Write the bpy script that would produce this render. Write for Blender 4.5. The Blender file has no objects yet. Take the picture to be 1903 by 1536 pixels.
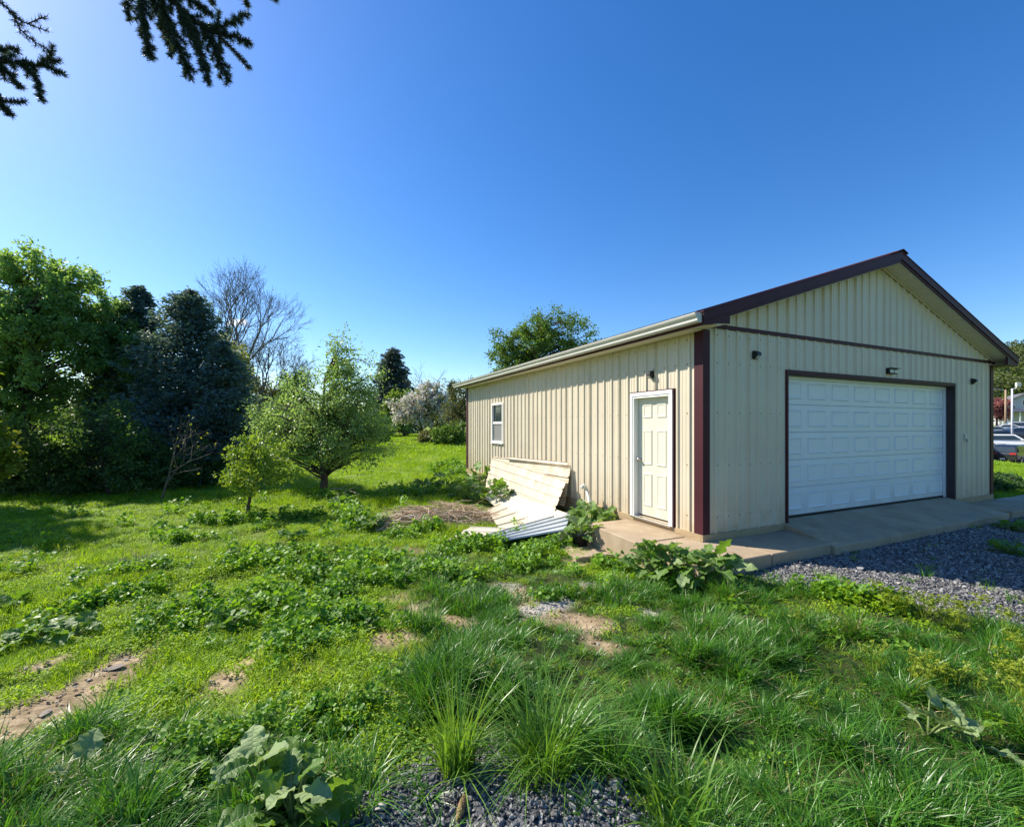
import bpy, math, random
import numpy as np
from mathutils import Vector, Matrix, Quaternion
R = math.radians
SC = bpy.context.scene
COL = SC.collection

# ------------------------------------------------------------------ camera, sky, sun, exposure
F = 805.0; CX = 951.5; HY = 790.0; EYE = 1.6           # focal length, centre and horizon in photo pixels; eye height above the slab
cam = bpy.data.cameras.new('camera'); cam.sensor_fit = 'HORIZONTAL'; cam.sensor_width = 36
cam.lens = 36 * F / 1903; cam.shift_y = (HY - 768) / 1903; cam.clip_start = .05; cam.clip_end = 9000
camo = bpy.data.objects.new('camera', cam); COL.objects.link(camo)
camo.location = (0, 0, EYE); camo.rotation_euler = (R(90), 0, 0); SC.camera = camo

SUN_AZ = R(-66); SUN_EL = R(41)                         # azimuth measured from +Y towards +X
S3 = Vector((math.sin(SUN_AZ) * math.cos(SUN_EL), math.cos(SUN_AZ) * math.cos(SUN_EL), math.sin(SUN_EL)))
world = bpy.data.worlds.new('World'); SC.world = world; world.use_nodes = True
wn = world.node_tree; bg = wn.nodes['Background']
sky = wn.nodes.new('ShaderNodeTexSky'); sky.sky_type = 'NISHITA'; sky.sun_disc = False
sky.sun_elevation = SUN_EL; sky.sun_rotation = SUN_AZ
sky.air_density = 1.0; sky.dust_density = 0.4; sky.ozone_density = 3.0; sky.altitude = 100
hs = wn.nodes.new('ShaderNodeHueSaturation'); hs.inputs['Saturation'].default_value = 1.33; hs.inputs['Hue'].default_value = .507
wn.links.new(sky.outputs[0], hs.inputs['Color']); wn.links.new(hs.outputs[0], bg.inputs['Color']); bg.inputs['Strength'].default_value = 0.116
sun = bpy.data.lights.new('sun', 'SUN'); sun.energy = 4.8; sun.angle = R(.53); sun.color = (1, .93, .81)
suno = bpy.data.objects.new('sun', sun); COL.objects.link(suno)
suno.rotation_euler = (-S3).to_track_quat('-Z', 'Y').to_euler()
vs = SC.view_settings; vs.view_transform = 'Standard'; vs.look = 'None'; vs.gamma = 1; vs.exposure = 0.8
vs.use_curve_mapping = False
SC.cycles.max_bounces = 6; SC.cycles.diffuse_bounces = 3; SC.cycles.glossy_bounces = 2
SC.cycles.transmission_bounces = 5; SC.cycles.transparent_max_bounces = 8

# ------------------------------------------------------------------ helpers: noise, projection, terrain
def smooth(a, b, x):
    t = np.clip((np.asarray(x, float) - a) / (b - a), 0, 1); return t * t * (3 - 2 * t)
_H = np.random.default_rng(5).random((256, 256))
def vnoise(x, y, f=1.0, seed=0):
    x = np.asarray(x, float) * f + seed * 17.3; y = np.asarray(y, float) * f + seed * 7.7
    xi = np.floor(x).astype(int); yi = np.floor(y).astype(int); u = x - xi; v = y - yi
    u = u * u * (3 - 2 * u); v = v * v * (3 - 2 * v)
    h = lambda a, b: _H[a % 256, b % 256]
    return (h(xi, yi) * (1 - u) + h(xi + 1, yi) * u) * (1 - v) + (h(xi, yi + 1) * (1 - u) + h(xi + 1, yi + 1) * u) * v
def fbm(x, y, f=1.0, seed=0, o=3):
    a = 0; w = 1; s = 0
    for k in range(o): a = a + w * vnoise(x, y, f * 2 ** k, seed + k * 3); s += w; w *= .5
    return a / s
CORN = np.array([2.70, 6.13]); ANG = R(24.3)
UX, UY = math.cos(ANG), math.sin(ANG)
def to_st(x, y):
    dx = np.asarray(x, float) - CORN[0]; dy = np.asarray(y, float) - CORN[1]
    return dx * UX + dy * UY, -dx * UY + dy * UX
def from_st(s, t): return CORN[0] + s * UX - t * UY, CORN[1] + s * UY + t * UX
def hz(x, y):
    x = np.asarray(x, float); y = np.asarray(y, float); s, t = to_st(x, y)
    z = -.20 - .22 * smooth(-2.5, 1, t) * smooth(.5, -1, s)
    w = smooth(13, 17, x)
    zr = np.interp(x, [13, 20, 25, 44, 47, 58, 75, 115, 150, 300, 1500], [-.22, -.25, -.42, -2.1, -2.15, -1.25, .15, 1.6, 5, 42, 60])
    z = z * (1 - w) + zr * w
    amp = smooth(.3, 2.0, np.maximum(-s, -t - .9)) * (1 - smooth(20, 60, np.abs(y) + np.abs(x)))
    z = z + amp * (.12 * (fbm(x, y, .55, 3) - .5) + .17 * (fbm(x, y, 1.9, 9, 2) - .5))
    return z
def W(px, py, d): return np.array([(px - CX) / F * d, d, EYE - (py - HY) / F * d])
def G(px, py):
    d = 1.9 * F / (py - HY)
    for _ in range(12):
        z = float(hz((px - CX) / F * d, d)); d = (EYE - z) * F / (py - HY)
    return np.array([(px - CX) / F * d, d, float(hz((px - CX) / F * d, d))])

# ------------------------------------------------------------------ helpers: meshes and objects
def link(name, me, mat=None, parent=None):
    o = bpy.data.objects.new(name, me); COL.objects.link(o)
    if mat is not None and me is not None and not me.materials:
        for m in (mat if isinstance(mat, (list, tuple)) else [mat]): me.materials.append(m)
    if parent is not None: o.parent = parent
    return o
def tag(o, label=None, cat=None, group=None, kind=None):
    if label: o['label'] = label
    if cat: o['category'] = cat
    if group: o['group'] = group
    if kind: o['kind'] = kind
    return o
def empty(name, loc=(0, 0, 0), rz=0, parent=None):
    o = bpy.data.objects.new(name, None); COL.objects.link(o); o.location = loc; o.rotation_euler = (0, 0, rz)
    o.empty_display_size = .1
    if parent is not None: o.parent = parent
    return o
def np_mesh(name, V, Q, smooth_=False):
    V = np.ascontiguousarray(V, np.float32); Q = np.ascontiguousarray(Q, np.int32); k = Q.shape[1]; n = len(Q)
    me = bpy.data.meshes.new(name); me.vertices.add(len(V)); me.vertices.foreach_set('co', V.ravel())
    me.loops.add(n * k); me.loops.foreach_set('vertex_index', Q.ravel())
    me.polygons.add(n); me.polygons.foreach_set('loop_start', np.arange(0, n * k, k, dtype=np.int32))
    me.polygons.foreach_set('loop_total', np.full(n, k, np.int32))
    if smooth_: me.polygons.foreach_set('use_smooth', np.ones(n, bool))
    me.update(calc_edges=True); return me
class MB:
    def __init__(s): s.v = []; s.f = []; s.m = []
    def add(s, v, f, mi=0):
        o = len(s.v); s.v += [tuple(map(float, p)) for p in v]; s.f += [tuple(i + o for i in q) for q in f]; s.m += [mi] * len(f); return s
    def box(s, x0, x1, y0, y1, z0, z1, mi=0):
        v = [(x0, y0, z0), (x1, y0, z0), (x1, y1, z0), (x0, y1, z0), (x0, y0, z1), (x1, y0, z1), (x1, y1, z1), (x0, y1, z1)]
        return s.add(v, [(0, 3, 2, 1), (4, 5, 6, 7), (0, 1, 5, 4), (1, 2, 6, 5), (2, 3, 7, 6), (3, 0, 4, 7)], mi)
    def prism(s, poly, axis, a, b, mi=0):
        n = len(poly)
        mk = {'x': lambda p, q: (q, p[0], p[1]), 'y': lambda p, q: (p[0], q, p[1]), 'z': lambda p, q: (p[0], p[1], q)}[axis]
        v = [mk(p, a) for p in poly] + [mk(p, b) for p in poly]
        f = [tuple(range(n))[::-1], tuple(range(n, 2 * n))] + [(i, (i + 1) % n, n + (i + 1) % n, n + i) for i in range(n)]
        return s.add(v, f, mi)
    def tube(s, pts, rad, n=6, cap=True, mi=0):
        pts = [Vector(p) for p in pts]; o = len(s.v)
        if not isinstance(rad, (list, tuple, np.ndarray)): rad = [rad] * len(pts)
        up = Vector((.31, .17, .93)); base = []
        for i, p in enumerate(pts):
            d = (pts[min(i + 1, len(pts) - 1)] - pts[max(i - 1, 0)])
            d = d.normalized() if d.length > 1e-9 else Vector((0, 0, 1))
            a = d.cross(up)
            if a.length < .1: a = d.cross(Vector((1, 0, 0)))
            a.normalize(); b = d.cross(a)
            for k in range(n):
                t = 2 * math.pi * k / n; q = p + (a * math.cos(t) + b * math.sin(t)) * rad[i]; s.v.append(tuple(q))
        for i in range(len(pts) - 1):
            for k in range(n):
                s.f.append((o + i * n + k, o + i * n + (k + 1) % n, o + (i + 1) * n + (k + 1) % n, o + (i + 1) * n + k)); s.m.append(mi)
        if cap:
            s.f.append(tuple(o + k for k in range(n))[::-1]); s.f.append(tuple(o + (len(pts) - 1) * n + k for k in range(n))); s.m += [mi, mi]
        return s
    def mesh(s, name, smooth_=False):
        me = bpy.data.meshes.new(name); me.from_pydata(s.v, [], s.f); me.update()
        if any(s.m): me.polygons.foreach_set('material_index', s.m)
        if smooth_: me.polygons.foreach_set('use_smooth', [True] * len(me.polygons))
        return me
    def build(s, name, mat, parent=None, smooth_=False, bevel=0):
        import bmesh
        me = s.mesh(name, smooth_); bm = bmesh.new(); bm.from_mesh(me)
        bmesh.ops.recalc_face_normals(bm, faces=bm.faces)
        if bevel: bmesh.ops.bevel(bm, geom=list(bm.edges), offset=bevel, segments=1, affect='EDGES', clamp_overlap=True)
        bm.to_mesh(me); bm.free()
        return link(name, me, mat, parent)
def copy_tree(o, parent=None):
    c = o.copy(); COL.objects.link(c); c.parent = parent
    for ch in o.children: copy_tree(ch, c)
    return c

# ------------------------------------------------------------------ helpers: materials
def lin(r, g, b):
    f = lambda c: c / 12.92 if c <= .04045 else ((c + .055) / 1.055) ** 2.4
    return (f(r / 255), f(g / 255), f(b / 255))
def new_mat(name):
    m = bpy.data.materials.new(name); m.use_nodes = True; nt = m.node_tree
    return m, nt, nt.nodes['Principled BSDF'], nt.nodes, nt.links
def mat(name, col, rough=.6, var=.12, scale=6, bump=0, bscale=60, metal=0, spec=.5, coat=0, dark=None, coords='Object', stretch=None):
    m, nt, p, N, L = new_mat(name)
    tc = N.new('ShaderNodeTexCoord'); src = tc.outputs[coords]
    if stretch:
        mp = N.new('ShaderNodeMapping'); mp.inputs['Scale'].default_value = stretch; L.new(src, mp.inputs[0]); src = mp.outputs[0]
    nz = N.new('ShaderNodeTexNoise'); nz.inputs['Scale'].default_value = scale; nz.inputs['Detail'].default_value = 6; nz.inputs['Roughness'].default_value = .65
    L.new(src, nz.inputs['Vector'])
    rp = N.new('ShaderNodeValToRGB'); L.new(nz.outputs['Fac'], rp.inputs[0])
    c = np.array(col); d = np.array(dark) if dark is not None else c * (1 - var)
    rp.color_ramp.elements[0].position = .3; rp.color_ramp.elements[0].color = (*np.clip(d, 0, 1), 1)
    rp.color_ramp.elements[1].position = .7; rp.color_ramp.elements[1].color = (*np.clip(c * (1 + var * .5), 0, 1), 1)
    L.new(rp.outputs[0], p.inputs['Base Color'])
    p.inputs['Roughness'].default_value = rough; p.inputs['Metallic'].default_value = metal
    p.inputs['Specular IOR Level'].default_value = spec; p.inputs['Coat Weight'].default_value = coat
    if bump:
        n2 = N.new('ShaderNodeTexNoise'); n2.inputs['Scale'].default_value = bscale; n2.inputs['Detail'].default_value = 4; L.new(src, n2.inputs['Vector'])
        b = N.new('ShaderNodeBump'); b.inputs['Strength'].default_value = bump; b.inputs['Distance'].default_value = .02
        L.new(n2.outputs['Fac'], b.inputs['Height']); L.new(b.outputs[0], p.inputs['Normal'])
    return m
def leaf_mat(name, c0, c1, trans=.35, rough=.45, spec=.5, tcol=None, c2=None, veins=False):
    """foliage: colour varies leaf by leaf and plant by plant, light passes through"""
    m, nt, p, N, L = new_mat(name)
    g = N.new('ShaderNodeNewGeometry'); oi = N.new('ShaderNodeObjectInfo')
    ad = N.new('ShaderNodeMath'); ad.operation = 'MULTIPLY_ADD'; ad.inputs[1].default_value = .62; L.new(g.outputs['Random Per Island'], ad.inputs[0])
    ml = N.new('ShaderNodeMath'); ml.operation = 'MULTIPLY'; ml.inputs[1].default_value = .38; L.new(oi.outputs['Random'], ml.inputs[0]); L.new(ml.outputs[0], ad.inputs[2])
    pn = N.new('ShaderNodeTexNoise'); pn.inputs['Scale'].default_value = 1.1; pn.inputs['Detail'].default_value = 3; L.new(oi.outputs['Location'], pn.inputs['Vector'])
    pa = N.new('ShaderNodeMath'); pa.operation = 'MULTIPLY_ADD'; pa.inputs[1].default_value = .8; pa.inputs[2].default_value = -.4; L.new(pn.outputs['Fac'], pa.inputs[0])
    ps = N.new('ShaderNodeMath'); ps.operation = 'ADD'; L.new(ad.outputs[0], ps.inputs[0]); L.new(pa.outputs[0], ps.inputs[1])
    rp = N.new('ShaderNodeValToRGB'); L.new(ps.outputs[0], rp.inputs[0])
    rp.color_ramp.elements[0].color = (*c0, 1); rp.color_ramp.elements[1].color = (*c1, 1)
    rp.color_ramp.elements[0].position = .1; rp.color_ramp.elements[1].position = .88
    if c2: e = rp.color_ramp.elements.new(.97); e.color = (*c2, 1)
    L.new(rp.outputs[0], p.inputs['Base Color']); p.inputs['Roughness'].default_value = rough; p.inputs['Specular IOR Level'].default_value = spec
    if veins:
        va = N.new('ShaderNodeAttribute'); va.attribute_name = 'vein'; pw = N.new('ShaderNodeMath'); pw.operation = 'POWER'; pw.inputs[1].default_value = 7; L.new(va.outputs['Fac'], pw.inputs[0])
        vm = N.new('ShaderNodeMixRGB'); vm.inputs[2].default_value = (.30, .38, .16, 1); L.new(pw.outputs[0], vm.inputs[0]); L.new(rp.outputs[0], vm.inputs[1]); L.new(vm.outputs[0], p.inputs['Base Color'])
        bu = N.new('ShaderNodeBump'); bu.inputs['Strength'].default_value = .5; bu.inputs['Distance'].default_value = .01; bu.invert = True; L.new(pw.outputs[0], bu.inputs['Height']); L.new(bu.outputs[0], p.inputs['Normal'])
    tr = N.new('ShaderNodeBsdfTranslucent'); mx = N.new('ShaderNodeMixRGB'); mx.blend_type = 'MULTIPLY'; mx.inputs[0].default_value = 1
    mx.inputs[2].default_value = (*(tcol or (1.5, 1.35, .55)), 1); L.new(rp.outputs[0], mx.inputs[1]); L.new(mx.outputs[0], tr.inputs['Color'])
    ms = N.new('ShaderNodeMixShader'); ms.inputs[0].default_value = trans
    L.new(p.outputs[0], ms.inputs[1]); L.new(tr.outputs[0], ms.inputs[2]); L.new(ms.outputs[0], N['Material Output'].inputs['Surface'])
    return m

M = {}
M['siding'] = mat('cream_steel', (.66, .575, .435), .42, .08, 1.3, spec=.4)
def add_splash(m, zlo, zhi, col, scale=5):
    nt = m.node_tree; N, L = nt.nodes, nt.links; p = N['Principled BSDF']; src = p.inputs['Base Color'].links[0].from_socket
    tc = N.new('ShaderNodeTexCoord'); sx = N.new('ShaderNodeSeparateXYZ'); L.new(tc.outputs['Object'], sx.inputs[0])
    nz = N.new('ShaderNodeTexNoise'); nz.inputs['Scale'].default_value = scale; nz.inputs['Detail'].default_value = 8; L.new(tc.outputs['Object'], nz.inputs['Vector'])
    mr = N.new('ShaderNodeMapRange'); mr.inputs['From Min'].default_value = zhi; mr.inputs['From Max'].default_value = zlo; L.new(sx.outputs['Z'], mr.inputs['Value'])
    a = N.new('ShaderNodeMath'); a.operation = 'MULTIPLY_ADD'; a.inputs[1].default_value = 1.6; L.new(nz.outputs['Fac'], a.inputs[0]); a.inputs[2].default_value = -.35
    b = N.new('ShaderNodeMath'); b.operation = 'MULTIPLY'; b.use_clamp = True; L.new(a.outputs[0], b.inputs[0]); L.new(mr.outputs[0], b.inputs[1])
    mx = N.new('ShaderNodeMixRGB'); mx.inputs[2].default_value = (*col, 1); L.new(b.outputs[0], mx.inputs[0]); L.new(src, mx.inputs[1]); L.new(mx.outputs[0], p.inputs['Base Color'])
add_splash(M['siding'], .0, .75, (.46, .33, .18))
M['siding_old'] = mat('weathered_cream_steel', (.68, .60, .46), .5, .14, 2.6, dark=(.50, .40, .27), stretch=(1, 1, 1))
M['sheet_white'] = mat('pale_steel_sheet', (.70, .62, .47), .45, .1, 3)
M['sheet_grey'] = mat('grey_white_steel_sheet', (.46, .50, .51), .4, .1, 3)
M['burgundy'] = mat('burgundy_steel', (.06, .012, .019), .55, .2, 2.5, spec=.25)
M['gutter'] = mat('white_aluminium', (.62, .59, .52), .4, .08, 3)
M['soffit'] = mat('cream_vinyl', (.74, .68, .54), .5, .05, 3)
M['white'] = mat('white_paint', (.80, .79, .75), .4, .06, 4)
M['door'] = mat('ivory_door_paint', (.70, .66, .53), .38, .05, 3)
M['gdoor'] = mat('garage_door_enamel', (.76, .79, .79), .35, .05, 2.5)
M['gdoor_panel'] = M['gdoor'].copy(); M['door_panel'] = M['door'].copy()
add_splash(M['gdoor'], .05, .7, (.52, .50, .45), 4)
add_splash(M['door'], .05, .6, (.50, .42, .30), 6)
M['screen_grey'] = mat('grey_seam', (.22, .23, .24), .6, .1, 5)
M['jamb'] = mat('dark_jamb', (.035, .022, .028), .5, .2, 6)
M['skirt'] = mat('treated_plank', (.40, .29, .16), .8, .25, 9, bump=.15, stretch=(.4, .4, 4))
M['concrete'] = mat('concrete', (.43, .335, .22), .85, .2, 2.2, bump=.3, bscale=90, dark=(.30, .22, .135))
def add_spots(m, scale, thr, col, amt):
    nt = m.node_tree; N, L = nt.nodes, nt.links; p = N['Principled BSDF']; src = p.inputs['Base Color'].links[0].from_socket; tc = N.new('ShaderNodeTexCoord')
    nz = N.new('ShaderNodeTexNoise'); nz.inputs['Scale'].default_value = scale; nz.inputs['Detail'].default_value = 7; nz.inputs['Roughness'].default_value = .7; L.new(tc.outputs['Object'], nz.inputs['Vector'])
    mr = N.new('ShaderNodeMapRange'); mr.inputs['From Min'].default_value = thr; mr.inputs['From Max'].default_value = thr + .1; mr.inputs['To Max'].default_value = amt; L.new(nz.outputs['Fac'], mr.inputs['Value'])
    mx = N.new('ShaderNodeMixRGB'); mx.inputs[2].default_value = (*col, 1); L.new(mr.outputs[0], mx.inputs[0]); L.new(src, mx.inputs[1]); L.new(mx.outputs[0], p.inputs['Base Color'])
add_spots(M['concrete'], 1.1, .55, (.22, .19, .16), .6); add_spots(M['concrete'], 9, .66, (.10, .09, .08), .7); add_spots(M['concrete'], 45, .62, (.55, .47, .36), .5)
add_spots(M['siding_old'], 4, .57, (.34, .21, .11), .5); add_spots(M['sheet_white'], 3, .60, (.50, .40, .25), .6)
M['black'] = mat('black_plastic', (.012, .012, .013), .4, .2, 10)
M['lens'] = mat('lamp_lens', (.55, .56, .55), .15, .1, 20)
M['steel'] = mat('brushed_steel', (.55, .53, .5), .3, .1, 20, metal=1)
M['rubber'] = mat('rubber_seal', (.02, .02, .02), .7, .1, 10)
M['pvc'] = mat('white_pvc', (.75, .72, .65), .4, .06, 8)
M['bark'] = mat('bark', (.085, .06, .042), .95, .45, 14, bump=.6, bscale=40, stretch=(1, 1, .3))
M['bark_grey'] = mat('grey_bark', (.13, .11, .095), .95, .35, 10, bump=.4, bscale=30)
M['stick'] = None
M['stone'] = mat('grey_field_stone', (.30, .25, .2), .9, .3, 9, bump=.4, bscale=25)
M['cone'] = mat('spruce_cone_scale', (.30, .165, .075), .7, .3, 40)
M['pot'] = mat('black_nursery_pot', (.018, .018, .019), .55, .2, 12)
M['asphalt'] = mat('asphalt', (.13, .125, .12), .9, .2, 1.2, bump=.2)
M['pave'] = mat('pale_kerb', (.5, .48, .44), .9, .1, 2)
M['glass'] = mat('dark_window_glass', (.03, .045, .05), .06, .2, 2, spec=.8)
M['tyre'] = mat('tyre', (.02, .02, .02), .8, .1, 8)
M['rim'] = mat('alloy_rim', (.5, .5, .52), .3, .1, 8, metal=.8)
M['red_lamp'] = mat('red_tail_lamp', (.45, .03, .02), .25, .1, 8)
M['clear_lamp'] = mat('clear_head_lamp', (.7, .7, .7), .15, .1, 8)
def stone_mat(name, c0, c1):
    m, nt, p, N, L = new_mat(name)
    oi = N.new('ShaderNodeObjectInfo'); rp = N.new('ShaderNodeValToRGB'); L.new(oi.outputs['Random'], rp.inputs[0])
    rp.color_ramp.elements[0].color = (*c0, 1); rp.color_ramp.elements[1].color = (*c1, 1)
    e = rp.color_ramp.elements.new(.93); e.color = (*(np.array(c1) * .9), 1); rp.color_ramp.elements[-1].color = (.42, .38, .33, 1)
    L.new(rp.outputs[0], p.inputs['Base Color']); p.inputs['Roughness'].default_value = .75
    return m
M['gravel'] = stone_mat('blue_grey_gravel', (.062, .061, .060), (.33, .32, .308))
M['clod'] = mat('dry_clod', (.36, .25, .15), .95, .3, 20, bump=.3)
M['limestone'] = stone_mat('pale_chippings', (.30, .27, .23), (.50, .46, .41))
M['grass_lush'] = leaf_mat('lush_grass_blade', (.028, .11, .012), (.12, .31, .028), .42, .37, .55, c2=(.26, .24, .09))
M['grass_lawn'] = leaf_mat('lawn_grass_blade', (.15, .29, .015), (.33, .49, .028), .46, .5, .3, c2=(.28, .25, .09))
M['grass_clump'] = leaf_mat('clump_grass_blade', (.08, .20, .02), (.22, .38, .055), .42, .36, .55, c2=(.42, .38, .16))
M['mat_weed'] = leaf_mat('chickweed_leaf', (.19, .34, .016), (.37, .53, .028), .46, .55, .3)
M['ivy'] = leaf_mat('ground_ivy_leaf', (.07, .19, .018), (.23, .42, .036), .44, .48, .35)
M['spurge'] = leaf_mat('yellow_green_weed', (.14, .22, .02), (.34, .40, .04), .38, .5, .3)
M['burdock'] = leaf_mat('burdock_leaf', (.07, .165, .026), (.15, .28, .042), .42, .5, .38, veins=True)
M['burdock_pale'] = leaf_mat('pale_burdock_underside', (.22, .32, .13), (.32, .41, .18), .34, .6, .25, tcol=(1.1, 1.1, .6), veins=True)
M['stem'] = leaf_mat('pale_stem', (.14, .20, .06), (.20, .25, .08), .15, .5)
M['dry_weed'] = leaf_mat('grey_dry_weed', (.14, .16, .12), (.26, .27, .2), .15, .7, .2, tcol=(1, 1, .9))
M['stick'] = leaf_mat('dry_stick', (.16, .10, .055), (.66, .50, .34), 0, .8, .2, c2=(.78, .68, .54))
M['straw'] = leaf_mat('dead_straw', (.30, .24, .12), (.52, .44, .25), .3, .7, .2)
M['leaf_maple'] = leaf_mat('maple_leaf', (.12, .25, .09), (.25, .40, .14), .55, .5, .35)
M['leaf_yellow'] = leaf_mat('fresh_yellow_leaf', (.12, .19, .022), (.24, .29, .035), .45, .5, .35)
M['leaf_shrub'] = leaf_mat('dark_shrub_leaf', (.045, .105, .035), (.105, .19, .05), .45, .5, .35)
M['leaf_pear'] = leaf_mat('pear_leaf', (.14, .245, .07), (.29, .41, .14), .48, .42, .5, tcol=(1.3, 1.3, .7))
M['leaf_young'] = leaf_mat('young_leaf', (.15, .26, .035), (.29, .40, .06), .48, .45, .45)
M['leaf_far'] = leaf_mat('distant_leaf', (.08, .17, .035), (.19, .29, .06), .42, .6, .3)
M['leaf_wood'] = leaf_mat('distant_wood_leaf', (.05, .085, .03), (.12, .14, .05), .3, .7, .2)
M['leaf_olive'] = leaf_mat('olive_bud_leaf', (.11, .13, .05), (.18, .19, .07), .3, .6, .3)
M['leaf_pale'] = leaf_mat('pale_spring_leaf', (.20, .25, .09), (.32, .35, .13), .4, .6, .3)
M['blossom'] = leaf_mat('dogwood_blossom', (.55, .50, .45), (.82, .77, .72), .3, .6, .3, tcol=(1, .95, .9))
M['leaf_red'] = leaf_mat('red_maple_leaf', (.22, .07, .06), (.46, .20, .18), .3, .6, .3, tcol=(1.2, .8, .7))
M['needle_dark'] = leaf_mat('dark_conifer_needle', (.06, .12, .135), (.12, .195, .19), .35, .6, .3)
M['needle_blue'] = leaf_mat('blue_conifer_needle', (.05, .08, .09), (.10, .145, .15), .3, .6, .3)
M['needle_spruce'] = leaf_mat('spruce_needle', (.03, .055, .05), (.075, .11, .08), .2, .5, .4)

# ------------------------------------------------------------------ the ground
def capsule(x, y, a, b, r):
    ax, ay, bx, by = a[0], a[1], b[0], b[1]; L2 = (bx - ax) ** 2 + (by - ay) ** 2 + 1e-9
    t = np.clip(((x - ax) * (bx - ax) + (y - ay) * (by - ay)) / L2, 0, 1)
    return np.hypot(x - ax - t * (bx - ax), y - ay - t * (by - ay)) / r
DIRT = [((-30, 1375), (120, 1300), .26), ((120, 1300), (240, 1225), .20), ((240, 1225), (290, 1195), .10), ((400, 1280), (480, 1215), .15),
        ((715, 1190), (760, 1185), .13), ((770, 1140), (870, 1165), .17), ((700, 1118), (740, 1116), .10), ((1050, 1145), (1100, 1165), .16),
        ((960, 1100), (1000, 1150), .16), ((1100, 1190), (1140, 1205), .09), ((915, 1088), (940, 1090), .08), ((735, 1022), (790, 1026), .12),
        ((1060, 1045), (1120, 1050), .15), ((60, 1240), (110, 1225), .08)]
DIRT = [(G(*a), G(*b), r) for a, b, r in DIRT]
PALE = [(G(1090, 1085), G(1200, 1140), .10), (G(985, 1135), G(1050, 1118), .10), (G(930, 1085), G(960, 1090), .07)]
def m_dirt(x, y):
    d = np.full(np.shape(x), 9.0); j = .9 * (fbm(x, y, 3.2, 21) - .5)
    for a, b, r in DIRT: d = np.minimum(d, capsule(x, y, a, b, r) + j)
    return 1 - smooth(.65, 1.5, d)
def m_pale(x, y):
    d = np.full(np.shape(x), 9.0); j = 1.2 * (fbm(x, y, 4, 33) - .5)
    for a, b, r in PALE: d = np.minimum(d, capsule(x, y, a, b, r) + j)
    return 1 - smooth(.8, 1.3, d)
def m_drive(x, y):
    s, t = to_st(x, y); e = s - (-.50 + .58 * (-t - .75)) + .35 * (fbm(x, y, 2.2, 41) - .5)
    return smooth(-.05, .08, e) * smooth(-.6, -.72, t) * smooth(8.2, 7.6, s + .9 * (fbm(x, y, 1.1, 44) - .5)) * smooth(-7.5, -7, t)
def m_patch(x, y):
    e = np.hypot((x + .10) / .78, (y - 1.72) / .72) + .5 * (fbm(x, y, 3.0, 51) - .5)
    return 1 - smooth(.9, 1.06, e)
def lush_w(x, y):
    """how much of the long dark grass grows here"""
    e = smooth(-1.6, -.4, x + .25 * (y - 4) + .9 * (fbm(x, y, .9, 71) - .5)) * (1 - smooth(5.6, 7.2, y))
    near = 1 - smooth(2.15, 2.7, y + .7 * (fbm(x, y, 1.1, 72) - .5))
    return np.maximum(e, near)
def on_build(x, y, pad=0.0):
    s, t = to_st(x, y)
    return ((s > -pad) & (s < 8.93 + pad) & (t > -pad) & (t < 10.5 + pad)) | ((s > -.95) & (s < 12) & (t > -.82) & (t < 1.62) & ((s > 8.9) | (t < 0) | (s < 0)) & ~((s > 8.93) & (t > 0.05))) | ((s > 1.5) & (s < 7.5) & (t > -.88) & (t < .1))
def axis(lo, hi, step, far, g=1.13):
    a = list(np.arange(lo, hi, step)); st = step; v = hi
    while v < far: a.append(v); st *= g; v += st
    a.append(far); b = []; st = step; v = lo - step
    while v > -far: b.append(v); st *= g; v -= st
    b.append(-far); return np.array(b[::-1] + a)
gx = axis(-9, 10, .11, 1600); gy = axis(1.2, 11, .11, 1600)
X, Y = np.meshgrid(gx, gy); Z = hz(X, Y); nx, ny = len(gx), len(gy)
V = np.stack([X, Y, Z], -1).reshape(-1, 3); I = np.arange(nx * ny).reshape(ny, nx)
Q = np.stack([I[:-1, :-1], I[:-1, 1:], I[1:, 1:], I[1:, :-1]], -1).reshape(-1, 4)
me = np_mesh('ground', V, Q, True)
for nm, fn in (('dirt', m_dirt), ('thatch_shade', lambda x, y: .95 * (1 - smooth(8, 17, np.hypot(x, y))) * (.35 + .65 * lush_w(x, y))), ('pale', m_pale), ('stones', lambda x, y: np.maximum(m_drive(x, y), m_patch(x, y)))):
    at = me.attributes.new(nm, 'FLOAT', 'POINT'); at.data.foreach_set('value', np.ascontiguousarray(fn(V[:, 0], V[:, 1]), np.float32))
m, nt, p, N, L = new_mat('meadow_soil'); tc = N.new('ShaderNodeTexCoord')
def ramp(src, cols):
    r = N.new('ShaderNodeValToRGB'); L.new(src, r.inputs[0])
    r.color_ramp.elements[0].position = cols[0][0]; r.color_ramp.elements[0].color = (*cols[0][1], 1)
    r.color_ramp.elements[1].position = cols[-1][0]; r.color_ramp.elements[1].color = (*cols[-1][1], 1)
    for q, c in cols[1:-1]: e = r.color_ramp.elements.new(q); e.color = (*c, 1)
    return r.outputs[0]
def noise(scale, det=5):
    n = N.new('ShaderNodeTexNoise'); n.inputs['Scale'].default_value = scale; n.inputs['Detail'].default_value = det; L.new(tc.outputs['Object'], n.inputs['Vector']); return n.outputs['Fac']
def mix(fac, a, b):
    x = N.new('ShaderNodeMixRGB'); L.new(fac, x.inputs[0]); L.new(a, x.inputs[1]); L.new(b, x.inputs[2]); return x.outputs[0]
def attr(n): a = N.new('ShaderNodeAttribute'); a.attribute_name = n; return a.outputs['Fac']
gcol = ramp(noise(.35, 8), [(.3, (.10, .17, .016)), (.5, (.16, .24, .022)), (.72, (.25, .27, .05))])
dcol = ramp(noise(9, 8), [(.3, (.19, .13, .07)), (.5, (.31, .23, .135)), (.62, (.40, .305, .19)), (.75, (.50, .40, .27))])
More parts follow.
